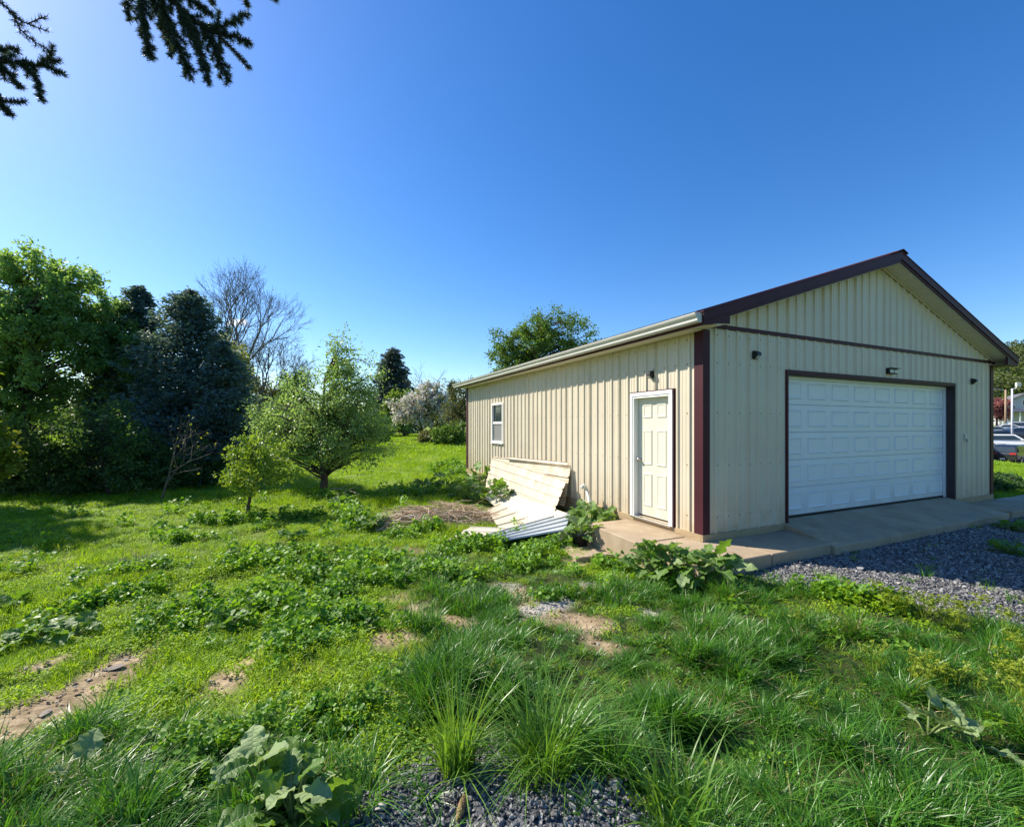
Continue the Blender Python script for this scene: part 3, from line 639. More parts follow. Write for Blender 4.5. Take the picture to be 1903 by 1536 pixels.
def leaf_quads(rng, C, size, asp=.55, A=None, up=.0, sv=.35, droop=0.0):
    """a diamond leaf at every centre -> V, Q"""
    n = len(C); d = rng.normal(size=(n, 3))
    if A is not None: d = d * .55 + A
    d[:, 2] -= droop; d /= np.linalg.norm(d, axis=1)[:, None] + 1e-9
    nn = rng.normal(size=(n, 3)); nn[:, 2] += up; b = np.cross(d, nn); b /= np.linalg.norm(b, axis=1)[:, None] + 1e-9
    s = (size * rng.uniform(1 - sv, 1 + sv, n))[:, None]; c = np.cross(b, d)
    V = np.stack([C - d * s * .5, C + b * s * asp * .5 - c * s * .06, C + d * s * .5, C - b * s * asp * .5 - c * s * .06], 1).reshape(-1, 3)
    return V, np.arange(4 * n).reshape(-1, 4)
def join(parts):
    V = []; Q = []; o = 0
    for v, q in parts: V.append(v); Q.append(q + o); o += len(v)
    return np.concatenate(V), np.concatenate(Q)
def disc_leaves(rng, n, rad, h0, h1, size, asp=.9, tilt=.5, dome=False):
    """broad leaves lying roughly flat: six-cornered, each with a short dip along its rib"""
    a = rng.uniform(0, 2 * np.pi, n); r = rad * np.sqrt(rng.random(n)); z = rng.uniform(h0, h1, n)
    if dome: z = z * (1 - .7 * (r / rad) ** 2)
    C = np.stack([r * np.cos(a), r * np.sin(a), z], 1); az = rng.uniform(0, 2 * np.pi, n); s = size * rng.uniform(.6, 1.3, n)
    d = np.stack([np.cos(az), np.sin(az), rng.normal(0, tilt, n)], 1); d /= np.linalg.norm(d, axis=1)[:, None]
    up = np.stack([rng.normal(0, tilt, n), rng.normal(0, tilt, n), np.ones(n)], 1); b = np.cross(d, up); b /= np.linalg.norm(b, axis=1)[:, None]; c = np.cross(b, d)
    V = []
    for u, w, k in ((-.5, 0, 0), (-.25, .5 * asp, .12), (.2, .45 * asp, .1), (.5, 0, -.08), (.2, -.45 * asp, .1), (-.25, -.5 * asp, .12)):
        V.append(C + (d * u + b * w + c * k) * s[:, None])
    V = np.stack(V, 1).reshape(-1, 3); base = (np.arange(n) * 6)[:, None]
    return V, np.concatenate([base + np.array([[0, 1, 2, 3]]), base + np.array([[0, 3, 4, 5]])])
def proto(col, name, VQ, m):
    me = np_mesh(name, *VQ); me.materials.append(m); o = bpy.data.objects.new(name, me); col.objects.link(o); return o
def scatter(name, label, cat, protos, pts, rot, scl, idx):
    """one object that sets out uncountable blades, leaves or stones at given points"""
    me = bpy.data.meshes.new(name); me.vertices.add(len(pts)); me.vertices.foreach_set('co', np.ascontiguousarray(pts, np.float32).ravel())
    at = me.attributes.new('rot', 'FLOAT_VECTOR', 'POINT'); at.data.foreach_set('vector', np.ascontiguousarray(rot, np.float32).ravel())
    at = me.attributes.new('scl', 'FLOAT_VECTOR', 'POINT'); at.data.foreach_set('vector', np.ascontiguousarray(scl, np.float32).ravel())
    at = me.attributes.new('pick', 'INT', 'POINT'); at.data.foreach_set('value', np.ascontiguousarray(idx, np.int32))
    o = link(name, me); ng = bpy.data.node_groups.new(name, 'GeometryNodeTree')
    ng.interface.new_socket('Geometry', in_out='INPUT', socket_type='NodeSocketGeometry'); ng.interface.new_socket('Geometry', in_out='OUTPUT', socket_type='NodeSocketGeometry')
    N, L = ng.nodes, ng.links; gi = N.new('NodeGroupInput'); go = N.new('NodeGroupOutput')
    ci = N.new('GeometryNodeCollectionInfo'); ci.inputs['Collection'].default_value = protos; ci.inputs['Separate Children'].default_value = True; ci.inputs['Reset Children'].default_value = True
    ip = N.new('GeometryNodeInstanceOnPoints'); ip.inputs['Pick Instance'].default_value = True
    def na(n, t):
        a = N.new('GeometryNodeInputNamedAttribute'); a.data_type = t; a.inputs[0].default_value = n; return [s for s in a.outputs if s.enabled][0]
    er = N.new('FunctionNodeEulerToRotation')
    L.new(na('rot', 'FLOAT_VECTOR'), er.inputs[0]); L.new(er.outputs[0], ip.inputs['Rotation']); L.new(na('scl', 'FLOAT_VECTOR'), ip.inputs['Scale']); L.new(na('pick', 'INT'), ip.inputs['Instance Index'])
    L.new(gi.outputs[0], ip.inputs['Points']); L.new(ci.outputs[0], ip.inputs['Instance']); L.new(ip.outputs[0], go.inputs[0])
    md = o.modifiers.new('set_out', 'NODES'); md.node_group = ng
    return tag(o, label, cat, kind='stuff')
rng = np.random.default_rng(11)
def cand(d0, d1, dens):
    area = 1.27 * (d1 ** 2 - d0 ** 2) + 1.2 * (d1 - d0); n = int(area * dens)
    y = np.sqrt(rng.uniform(d0 ** 2, d1 ** 2, n)); x = rng.uniform(-1, 1, n) * (1.27 * y + .6); return x, y
SHEETS = [(ST(-.3, 3.5, 0), ST(-.4, 7.6, 0), .35), (ST(-.95, 3.6, 0), ST(-.95, 6.7, 0), .42), (PZ(940, 960, -.33), PZ(1020, 945, -.33), .5), (PZ(880, 992, -.35), PZ(1045, 970, -.3), .33)]
BRUSH = (G(755, 958), G(875, 962), .62)
def blocked(x, y):
    b = on_build(x, y, .04)
    for a, c, r in SHEETS: b |= capsule(x, y, a, c, r) < 1
    return b
def patch(x, y, L_, j=.6, f=2.5, seed=61):
    d = np.full(np.shape(x), 9.0); jj = j * (fbm(x, y, f, seed) - .5)
    for a, b, r in L_: d = np.minimum(d, capsule(x, y, a, b, r) + jj)
    return d < 1
def keep(x, y, pr): k = rng.random(len(x)) < pr; return x[k], y[k]
def rots(n, tilt=.12): return np.stack([rng.normal(0, tilt, n), rng.normal(0, tilt, n), rng.uniform(0, 2 * np.pi, n)], 1)

# --- long lush grass
pc = bpy.data.collections.new('long_grass_tufts'); kk = 0
for k in range(5): proto(pc, 'a%02d' % k, blades(rng, 28, .045, .095 + .014 * k, .0064, .75, .8, 4), M['grass_lush'])
for k in range(3): proto(pc, 'b%02d' % k, blades(rng, 22, .055, .07, .0058, 1.0, 1.0, 3), M['grass_lush'])
for k in range(2): proto(pc, 'c%02d' % k, blades(rng, 7, .05, .11, .004, 1.1, 1.0, 4), M['straw'])
xs, ys = [], []
for d0, d1, dn in ((1.5, 3.3, 820), (3.3, 7.5, 480)):
    x, y = cand(d0, d1, dn); w = lush_w(x, y); cl = smooth(.42, .56, .55 * vnoise(x, y, 4.3, 77) + .45 * vnoise(x, y, 1.6, 76))
    pr = w * (.22 + .78 * cl) * (1 - .96 * m_dirt(x, y)) * (1 - .98 * np.maximum(m_patch(x, y), m_drive(x, y))) * (1 - .85 * m_pale(x, y)) * ~blocked(x, y)
    x, y = keep(x, y, pr); xs.append(x); ys.append(y)
x = np.concatenate(xs); y = np.concatenate(ys); n = len(x)
hh = (.38 + .82 * smooth(.40, .62, .55 * vnoise(x, y, 4.3, 77) + .45 * vnoise(x, y, 1.6, 76))) * (.6 + .85 * smooth(.3, .68, fbm(x, y, 1.6, 78))) * (1 - .45 * smooth(4.5, 7, y)) * rng.uniform(.75, 1.2, n) * (1 - .35 * np.clip(m_dirt(x, y) * 3, 0, 1)) * (1 - .4 * smooth(-.9, -.3, to_st(x, y)[0] - (-.50 + .58 * (-to_st(x, y)[1] - .75)))); wd = .85 + .3 * hh
ro = rots(n, .2); wind = .22 * (fbm(x, y, .8, 79) - .3); ro[:, 0] += wind * 0
scatter('long_grass', 'long dark green grass growing thick in the foreground', 'grass', pc, np.stack([x, y, hz(x, y) - .005], 1), ro, np.stack([wd, wd, hh], 1), np.where(rng.random(n) < .07, rng.integers(8, 10, n), rng.integers(0, 8, n)))

# --- short bright lawn grass, thinning into the distance
pc = bpy.data.collections.new('lawn_grass_tufts')
for k in range(4): proto(pc, 'a%02d' % k, blades(rng, 22, .07, .085, .0055, .8, .8, 3), M['grass_lawn'])
for k in range(3): proto(pc, 'b%02d' % k, blades(rng, 60, .30, .13, .014, .7, .6, 2), M['grass_lawn'])
for k in range(2): proto(pc, 'c%02d' % k, blades(rng, 90, 1.0, .16, .05, .7, .6, 2), M['grass_lawn'])
xs, ys, ii, ss = [], [], [], []
for d0, d1, dn, i0, i1, sc_ in ((2.6, 6, 170, 0, 4, 1), (6, 13, 105, 0, 4, 1.25), (11, 30, 16, 4, 7, 1), (26, 85, 1.7, 7, 9, 1)):
    x, y = cand(d0, d1, dn); s, t = to_st(x, y)
    pr = (1 - .75 * lush_w(x, y)) * (.3 + .7 * smooth(.25, .6, fbm(x, y, 1.1, 81))) * (1 - .97 * m_dirt(x, y)) * (1 - .97 * np.maximum(m_patch(x, y), m_drive(x, y))) * (1 - .8 * m_pale(x, y)) * ~blocked(x, y) * (x < 42)
    pr *= 1 - .9 * (capsule(x, y, *BRUSH) < .8)
    x, y = keep(x, y, pr); xs.append(x); ys.append(y); ii.append(rng.integers(i0, i1, len(x))); ss.append(np.full(len(x), sc_))
x = np.concatenate(xs); y = np.concatenate(ys); ii = np.concatenate(ii); ss = np.concatenate(ss); n = len(x)
hh = ss * (.5 + .9 * smooth(.3, .75, fbm(x, y, .7, 82))) * rng.uniform(.8, 1.25, n)
scatter('lawn_grass', 'short sunlit yellow-green grass over the whole yard', 'grass', pc, np.stack([x, y, hz(x, y) - .004], 1), rots(n, .08), np.stack([ss, ss, hh], 1), ii)

# --- creeping yellow-green mat of tiny leaves
pc = bpy.data.collections.new('chickweed_mats')
for k in range(4): proto(pc, 'a%02d' % k, disc_leaves(rng, 70, .10, .004, .045, .017, .75, .45), M['mat_weed'])
MATS = [(G(60, 1110), G(480, 1060), .75), (G(330, 1150), G(640, 1110), .5), (G(0, 1170), G(200, 1090), .8), (G(300, 1290), G(130, 1400), .22), (G(760, 1330), G(690, 1380), .22), (G(800, 1370), G(560, 1330), .15), (G(1100, 1065), G(1170, 1075), .25), (G(460, 1225), G(560, 1180), .28), (G(250, 1190), G(420, 1160), .3), (G(560, 985), G(700, 985), .6), (G(600, 1180), G(700, 1100), .3)]
xs, ys = [], []
for d0, d1, dn in ((1.7, 4.5, 260), (4.5, 11, 120)):
    x, y = cand(d0, d1, dn); pr = (.97 * patch(x, y, MATS, .9, 1.7, 84) + .16 * (lush_w(x, y) < .4) + .10 * (fbm(x, y, 1.3, 85) > .55)) * (1 - .9 * m_dirt(x, y)) * (1 - np.maximum(m_patch(x, y), m_drive(x, y))) * ~blocked(x, y)
    x, y = keep(x, y, pr); xs.append(x); ys.append(y)
x = np.concatenate(xs); y = np.concatenate(ys); n = len(x); s_ = rng.uniform(.7, 1.3, n)
scatter('creeping_weeds', 'low yellow-green mat of tiny leaves between the grass', 'weeds', pc, np.stack([x, y, hz(x, y)], 1), rots(n, .1), np.stack([s_, s_, s_ * rng.uniform(.7, 1.4, n)], 1), rng.integers(0, 4, n))

# --- taller leafy weeds in dark clumps
pc = bpy.data.collections.new('leafy_weed_clumps')
for k in range(4):
    a = disc_leaves(rng, 46, .13, .03, .22, .05, .85, .55, True); b = blades(rng, 12, .08, .15, .004, .5, .5, 3); proto(pc, 'a%02d' % k, join([a, b]), M['ivy'])
IVY = [(G(480, 1042), G(700, 1040), .42), (G(560, 1060), G(640, 1075), .4), (G(330, 1165), G(440, 1130), .25), (G(420, 1145), G(620, 1105), .35), (G(700, 1075), G(900, 1070), .22), (G(850, 1020), G(1010, 1022), .30), (G(960, 1050), G(1010, 1046), .3), (G(480, 968), G(580, 962), .25), (G(380, 972), G(470, 970), .22), (G(640, 945), G(680, 985), .3), (G(600, 925), G(740, 915), .5), (G(740, 920), G(900, 900), .75), (G(800, 985), G(740, 1000), .25), (G(1120, 1050), G(1180, 1060), .22), (G(560, 1150), G(660, 1160), .28), (G(520, 1200), G(600, 1190), .2), (G(140, 1085), G(330, 1060), .2), (G(180, 1125), G(280, 1105), .16), (G(830, 870), G(860, 880), .8), (G(300, 1010), G(360, 1003), .2), (G(1560, 1110), G(1660, 1120), .22), (G(350, 1430), G(520, 1440), .18), (G(60, 1430), G(330, 1380), .16), (G(420, 1360), G(640, 1330), .14), (G(250, 1500), G(330, 1520), .12)]
xs, ys = [], []
for d0, d1, dn in ((1.9, 5, 190), (5, 10, 75), (10, 26, 22)):
    x, y = cand(d0, d1, dn); pr = (.78 * patch(x, y, IVY, 1.1, 2.6, 88) + .02 * (y < 12)) * (1 - .9 * m_dirt(x, y)) * (1 - np.maximum(m_patch(x, y), m_drive(x, y))) * ~blocked(x, y)
    x, y = keep(x, y, pr); xs.append(x); ys.append(y)
x = np.concatenate(xs); y = np.concatenate(ys); n = len(x); s_ = rng.uniform(.6, 1.35, n) * (.52 + .36 * smooth(2.2, 5, y) + .45 * smooth(5, 14, y))
scatter('leafy_weeds', 'dark leafy weeds growing in clumps across the yard', 'weeds', pc, np.stack([x, y, hz(x, y)], 1), rots(n, .12), np.stack([s_, s_, s_ * rng.uniform(.7, 1.2, n)], 1), rng.integers(0, 4, n))

# --- yellow-green flowering weeds at the right
pc = bpy.data.collections.new('spurge_tufts')
for k in range(3):
    st = blades(rng, 9, .05, .20, .004, .35, .4, 3); fl = []
    for j in range(8):
        v, q = disc_leaves(rng, 12, .022, 0, .025, .018, .9, .5); a = rng.uniform(0, 6.28); r = rng.uniform(0, .09); v = v + np.array([r * math.cos(a), r * math.sin(a), rng.uniform(.13, .21)]); fl.append((v, q))
    proto(pc, 'a%02d' % k, join([st] + fl), M['spurge'])
SPU = [(G(1600, 1120), G(1800, 1165), .14), (G(1790, 1150), G(1900, 1200), .16), (G(1640, 1255), G(1700, 1265), .08), (G(1840, 1300), G(1895, 1340), .10), (G(1890, 1180), G(1900, 1300), .08), (G(1700, 1285), G(1770, 1280), .07), (G(1480, 1175), G(1500, 1180), .07)]
x, y = cand(1.9, 5.5, 130); x, y = keep(x, y, patch(x, y, SPU, 1.1, 3.5, 92) * .75); n = len(x); s_ = rng.uniform(.5, .95, n)
scatter('flowering_weeds', 'yellow-green flowering weeds in the grass at the right', 'weeds', pc, np.stack([x, y, hz(x, y) + .03], 1), rots(n, .15), np.stack([s_] * 3, 1), rng.integers(0, 3, n))

# --- gravel
import bmesh
pc = bpy.data.collections.new('gravel_stones')
def stone_mesh(name, flat, sub=1):
    bm = bmesh.new(); bmesh.ops.create_icosphere(bm, subdivisions=sub, radius=.5)
    pl = [(Vector(rng.normal(size=3)).normalized(), rng.uniform(.17, .38)) for _ in range(8)]
    for v in bm.verts:
        for nn, d in pl:
            k = v.co.dot(nn)
            if k > d: v.co -= nn * (k - d)
        v.co.x *= 1.15; v.co.z *= flat
    me = bpy.data.meshes.new(name); bm.to_mesh(me); bm.free(); return me
for k in range(6):
    me = stone_mesh('a%02d' % k, .55, 2); me.materials.append(M['gravel']); pc.objects.link(bpy.data.objects.new('a%02d' % k, me))
for k in range(2):
    me = stone_mesh('b%02d' % k, .5, 1); me.materials.append(M['limestone']); pc.objects.link(bpy.data.objects.new('b%02d' % k, me))
x, y = cand(1.35, 2.9, 4200); k = rng.random(len(x)) < m_patch(x, y) * 1.0; x1, y1 = x[k], y[k]; s1 = rng.lognormal(math.log(.020), .40, len(x1))
x, y = cand(3.2, 11, 2900); k = (rng.random(len(x)) < m_drive(x, y)) & ~on_build(x, y, .0); x2, y2 = x[k], y[k]; s2 = rng.lognormal(math.log(.0235), .38, len(x2))
x = np.concatenate([x1, x2]); y = np.concatenate([y1, y2]); s_ = np.concatenate([s1, s2]); n = len(x)
scatter('gravel', 'blue-grey crushed stone of the drive and the bare patch in front', 'gravel', pc, np.stack([x, y, hz(x, y) + s_ * rng.uniform(.0, .45, n)], 1), rots(n, .45), np.stack([s_, s_ * rng.uniform(.7, 1, n), s_], 1), np.where(rng.random(n) < .975, rng.integers(0, 6, n), rng.integers(6, 8, n)))
x, y = cand(3.0, 7.5, 900); k = rng.random(len(x)) < m_pale(x, y) * .9 + .10 * m_dirt(x, y); x, y = x[k], y[k]; n = len(x); s_ = rng.lognormal(math.log(.02), .4, n)
scatter('pale_chippings', 'thin strip of pale stone chippings in the worn grass', 'gravel', pc, np.stack([x, y, hz(x, y) + s_ * .1], 1), rots(n, .3), np.stack([s_, s_, s_], 1), rng.integers(6, 8, n))

pc = bpy.data.collections.new('dirt_clods')
for k in range(3):
    me = stone_mesh('a%02d' % k, .6, 1); me.materials.append(M['clod']); pc.objects.link(bpy.data.objects.new('a%02d' % k, me))
x, y = cand(2.2, 8, 700); k = rng.random(len(x)) < m_dirt(x, y) * .8; x, y = x[k], y[k]; n = len(x); s_ = rng.lognormal(math.log(.014), .55, n)
scatter('dirt_clods', 'small crumbs of dry earth strewn over the bare soil', 'soil', pc, np.stack([x, y, hz(x, y) + s_ * .1], 1), rots(n, .4), np.stack([s_, s_, s_], 1), rng.integers(0, 3, n))
# --- tall grass clumps in front
def clump(label, px, py, h, n, rad, lean, mname='grass_clump', w=.010):
    g = G(px, py); V, Q = join([blades(rng, n, rad, h, w, lean, .7, 6, .35), blades(rng, n // 2, rad * 1.3, h * .5, w, 1.5, 1.3, 5, .4)])
    o = link('grass_clump', np_mesh('grass_clump', V, Q), M[mname]); o.location = tuple(g); tag(o, label, 'grass clump', 'tall grass clumps beside the gravel patch'); return o
clump('tall upright grass clump left of centre at the edge of the near gravel', 848, 1432, .46, 120, .08, .5)
clump('wide arching grass clump right of centre hanging over the near gravel', 1015, 1428, .46, 190, .13, .9)
clump('low drooping grass clump at the left end of the near gravel', 672, 1490, .24, 90, .10, 1.2, 'grass_lush', .007)
clump('thick dark grass clump at the right end of the near gravel', 1135, 1420, .30, 130, .13, .9, 'grass_lush', .008)
clump('pale thin grass clump at the bottom edge right of the near gravel', 1262, 1525, .34, 60, .12, .7)
clump('loose grass clump leaning over the dark hollow at the bottom right', 1470, 1500, .24, 100, .14, 1.2, 'grass_lush', .007)
o = clump('grey-green dry weed clump on the bright lawn at the left', 255, 1058, .22, 160, .22, .9, 'dry_weed', .008); o['group'] = 'dry weeds'; o['category'] = 'weed'

# --- burdock: big ruffled leaves on stalks
def burdock_leaf(seed):
    r = np.random.default_rng(seed); nu, nv = 14, 6; V = []
    ph = r.uniform(0, 6.28, 4)
    for i in range(nu + 1):
        u = i / nu; w = .43 * (math.sin(math.pi * min(1, u * .93 + .07)) ** .62) * (1 - .30 * u) + .004
        if u < .06: w *= .75
        for j in range(-nv // 2, nv // 2 + 1):
            t = j / (nv / 2); rag = 1 + (.17 * math.sin(u * 21 + ph[0] + (t > 0) * 2) + .10 * math.sin(u * 37 + ph[1])) * abs(t) ** 3
            back = -.13 * abs(t) ** 1.5 * (1 - u) ** 3
            x = u + back; y = t * w * rag
            z = .10 * abs(t) ** 1.2 * w * 2 - .26 * u ** 2.2 + abs(t) ** 2 * (.055 * math.sin(u * 15 + ph[2] + 3 * (t > 0)) + .03 * math.sin(u * 27 + ph[3])) - .012 * (1 - min(1, abs(t) * 3)) + .012 * math.sin(u * 34) * abs(t)
            V.append((x, y, z))
    m = nv + 1; Q = [(i * m + j, (i + 1) * m + j, (i + 1) * m + j + 1, i * m + j + 1) for i in range(nu) for j in range(nv)]
    me = np_mesh('leaf', np.array(V), np.array(Q), True); at_ = me.attributes.new('vein', 'FLOAT', 'POINT')
    at_.data.foreach_set('value', np.array([1.0 if j == 0 else (.9 if i % 2 == 0 and abs(j) < nv // 2 else .0) for i in range(nu + 1) for j in range(-nv // 2, nv // 2 + 1)], np.float32)); return me
BLF = [burdock_leaf(k) for k in range(5)]
for b in BLF[:4]: b.materials.append(M['burdock'])
BLF[4].materials.append(M['burdock_pale'])
def burdock(label, g, n, size, height, seed, pale=.12, spread=1.0, group='burdock plants in the yard'):
    r = np.random.default_rng(seed); e = empty('burdock_plant', tuple(g), r.uniform(0, 6.28)); tag(e, label, 'burdock', group); mb = MB()
    n = int(n * 1.7); size *= .8
    for k in range(n):
        a = k * 2.4 + r.uniform(-.5, .5); f = (k + .5) / n; el = R(78 - 58 * f) + r.normal(0, .12); ln = height * r.uniform(.65, 1.15) * (1.05 - .25 * f)
        d = Vector((math.cos(a) * math.cos(el) * spread, math.sin(a) * math.cos(el) * spread, math.sin(el))); tip = d * ln
        mb.tube([(0, 0, -.02), tip * .5 + Vector((0, 0, .04 * ln)), tip], [.009, .007, .005], 5, False)
        o = link('leaf', BLF[4] if r.random() < pale else BLF[r.integers(0, 4)], None, e); s = size * r.uniform(.65, 1.2)
        o.location = tip; o.scale = (s, s * r.uniform(.85, 1.1), s)
        o.rotation_euler = (r.normal(0, .45), -el * .45 + r.normal(.05, .35), a + r.normal(0, .35))
    mb.build('stalks', M['stem'], e, True); return e
def gz(p, dz=0): return (p[0], p[1], p[2] + dz)
burdock('large burdock with ragged dark leaves in front of the stoop corner', G(1225, 1078), 34, .23, .42, 1)
burdock('burdock with dense dark leaves in the middle of the group before the walkway', G(1272, 1090), 32, .24, .40, 31)
burdock('burdock with big hanging leaves between the stoop corner and the drive gravel', G(1322, 1090), 28, .25, .36, 2)
burdock('burdock standing beside the white pipe and the steel sheets', G(1095, 985), 18, .30, .40, 3)
burdock('small bright burdock at the wall between the white pipe and the stoop', ST(-.28, 1.95, float(hz(*from_st(-.28, 1.95)))), 9, .26, .34, 4)
burdock('weedy burdock growing in the black pot', gz(pot_at, .2), 9, .22, .26, 5)
burdock('burdock sprawling at the foot of the pot and pad', G(1062, 1018), 9, .24, .16, 6)
burdock('tall burdock at the left end of the leaning steel sheets', G(918, 935), 16, .36, .52, 7)
burdock('burdock just behind the brush pile', G(868, 930), 16, .38, .46, 8)
burdock('pale burdock in the middle of the weed bank beside the long wall', G(835, 915), 14, .36, .46, 9)
burdock('burdock nearest the far corner of the garage', G(895, 905), 16, .44, .55, 10)
burdock('burdock at the left end of the weed bank above the brush pile', G(790, 915), 12, .34, .38, 11)
burdock('big pale-leaved burdock at the bottom edge left of the near gravel', G(545, 1525), 15, .21, .20, 12, .35)
burdock('burdock with one upright silvery leaf above the bottom edge', G(480, 1470), 8, .19, .20, 13, .4)
burdock('low burdock at the left edge of the yard above the dirt track', G(60, 1200), 20, .20, .15, 14, .0, 1.5)
burdock('low burdock with a bright yellow leaf beside the dirt track', G(135, 1190), 12, .18, .15, 15, .0, 1.3)
burdock('flat burdock amid the ground weeds left of centre', G(430, 1165), 14, .17, .12, 16, .15, 1.4)
burdock('small flat burdock rosette right of the second dirt patch', G(470, 1145), 8, .20, .11, 17, .3, 1.4)
burdock('burdock between the small tree and the brush pile', G(690, 985), 14, .30, .26, 18)
burdock('flat dark burdock on the lawn below the small tree', G(540, 1000), 10, .26, .10, 19, .2, 1.5)
burdock('broad single-leaved burdock in the grass at the lower right', G(1790, 1380), 4, .17, .15, 20, .5)
burdock('half-folded pale burdock leaves in the grass left of the lower right corner', G(1725, 1365), 3, .15, .17, 21, .8)
burdock('lone silvery burdock leaf poking up at the lower left', G(140, 1470), 3, .15, .15, 22, 1.0)
burdock('burdock rosette under the pear-shaped tree', G(640, 940), 12, .34, .2, 23, .2, 1.4)
burdock('flat burdock at the far left edge of the lawn', G(20, 1130), 12, .18, .10, 24, .0, 1.5)
for k, (px, py, lab) in enumerate([(1880, 985, 'dark low weed in the shade at the end of the ramp'), (1875, 1030, 'dark sprawling weed on the shaded gravel at the right edge')]):
    burdock(lab, G(px, py), 16, .16, .14, 40 + k, 0, 1.6, 'weeds on the drive')
# light green bushy weed at the edge of the drive
for k, (px, py, lab) in enumerate([(1585, 1118, 'light green bushy weed at the edge of the drive gravel'), (1640, 1128, 'low light green weed right of the bushy weed by the drive')]):
    g = G(px, py); V, Q = join([disc_leaves(rng, 130, .20, .03, .20, .045, .9, .5, True), blades(rng, 30, .12, .12, .004, .4, .4, 3)])
    o = link('bushy_weed', np_mesh('bushy_weed', V, Q), M['mat_weed']); o.location = tuple(g); tag(o, lab, 'weed', 'bushy weeds by the drive')

# --- dark low hedge right of the garage, in its shade
def leaf_mound(name, label, cat, g, rx, ry, h, n, size, m, group=None, rz=0):
    u = rng.normal(size=(n, 3)); u /= np.linalg.norm(u, axis=1)[:, None]; u[:, 2] = np.abs(u[:, 2]); rr = rng.uniform(.55, 1.0, n) * (.8 + .35 * vnoise(u[:, 0] * 3, u[:, 1] * 3 + u[:, 2], 1.6, 3))
    C = u * rr[:, None] * np.array([rx, ry, h]); o = empty(name, tuple(g), rz); tag(o, label, cat, group)
    link('foliage', np_mesh('foliage', *leaf_quads(rng, C, size, .7)), m, o); mb = MB()
    for k in range(14):
        a = rng.uniform(0, 6.28); q = np.array([math.cos(a) * rx * .6, math.sin(a) * ry * .6, h * rng.uniform(.5, .85)]); mb.tube([q * .05, q * .5 + np.array([0, 0, h * .1]), q], [.02, .014, .006], 5)
    mb.build('stems', M['bark'], o); return o
for k, (s, t, rx, lab) in enumerate([(11.25, .85, .55, 'dark low bush nearest the far front corner of the garage'), (12.2, 1.0, .6, 'dark low bush in the middle of the shaded bed right of the garage'), (13.2, 1.15, .7, 'dark low bush at the right edge beyond the walkway'), (12.9, 2.0, .7, 'dark low bush behind the others at the edge of the sunlit lawn')]):
    x, y = from_st(s, t); leaf_mound('low_bush', lab, 'bush', (x, y, float(hz(x, y))), rx, .6, .42, 2600, .09, M['leaf_shrub'], 'low bushes right of the garage', ANG)

# --- brush pile
e = empty('brush_pile', tuple(G(820, 965))); tag(e, 'heap of dry brown sticks on the ground left of the steel sheets', 'brush pile')
o0 = np.array(e.location)
def stick(mb, c, L_, h, r, az=None):
    az = rng.normal(.15, .8) if az is None else az; d = np.array([math.cos(az), math.sin(az), rng.normal(0, .2)]); b = rng.normal(0, .07, 3) * L_; b[2] = abs(b[2])
    P = [c - d * L_ / 2, c - d * L_ * .2 + b, c + d * L_ * .2 + b * .8, c + d * L_ / 2 + rng.normal(0, .05, 3) * L_]
    mb.tube([p + np.array([0, 0, h]) for p in P], [r, r * .9, r * .75, r * .4], 4, False)
mb = MB()
for k in range(480):
    u = rng.uniform(-1, 1); v = rng.normal(0, .42); x, y = o0[0] + u * 1.15, o0[1] + v * .75 + .25 * u; hgt = .36 * (1 - abs(u) ** 2) * math.exp(-v * v * 2)
    stick(mb, np.array([x, y, float(hz(x, y))]) - o0, rng.uniform(.3, .95), rng.uniform(.0, 1) * hgt + .01, rng.uniform(.004, .009))
o = mb.build('twigs', M['stick'], e); o['kind'] = 'stuff'
for k in range(26):
    u = rng.uniform(-.9, .9); v = rng.normal(0, .35); x, y = o0[0] + u, o0[1] + v * .6 + .25 * u; mb = MB(); stick(mb, np.array([x, y, float(hz(x, y))]) - o0, rng.uniform(.7, 1.4), .06 + .18 * (1 - abs(u)) * rng.random(), rng.uniform(.006, .011)); mb.build('stick', M['stick'], e)
for k, (a, b, lab) in enumerate([((600, 912), (668, 925), 'pale fallen branch lying right of the pear-shaped tree trunk'), ((612, 935), (660, 915), 'thin fallen branch pointing at the foot of the pear-shaped tree'), ((745, 918), (800, 905), 'dry branch lying in the weeds behind the brush pile'), ((700, 990), (770, 975), 'bent dry branch sticking out of the left end of the brush pile')]):
    A, B = G(*a), G(*b); c = (A + B) / 2; mb = MB(); mb.tube([A - c + (0, 0, .03), (A - c) * .3 + (0, 0, .14), (B - c) * .4 + (0, 0, .16), B - c + (0, 0, .10)], [.022, .02, .016, .008], 5); mb.tube([(A - c) * .2 + (0, 0, .12), (0.2, .15, .25), (.45, .1, .3)], [.012, .009, .004], 5)
    o = mb.build('fallen_branch', M['stick']); o.location = tuple(c); tag(o, lab, 'branch', 'fallen branches')
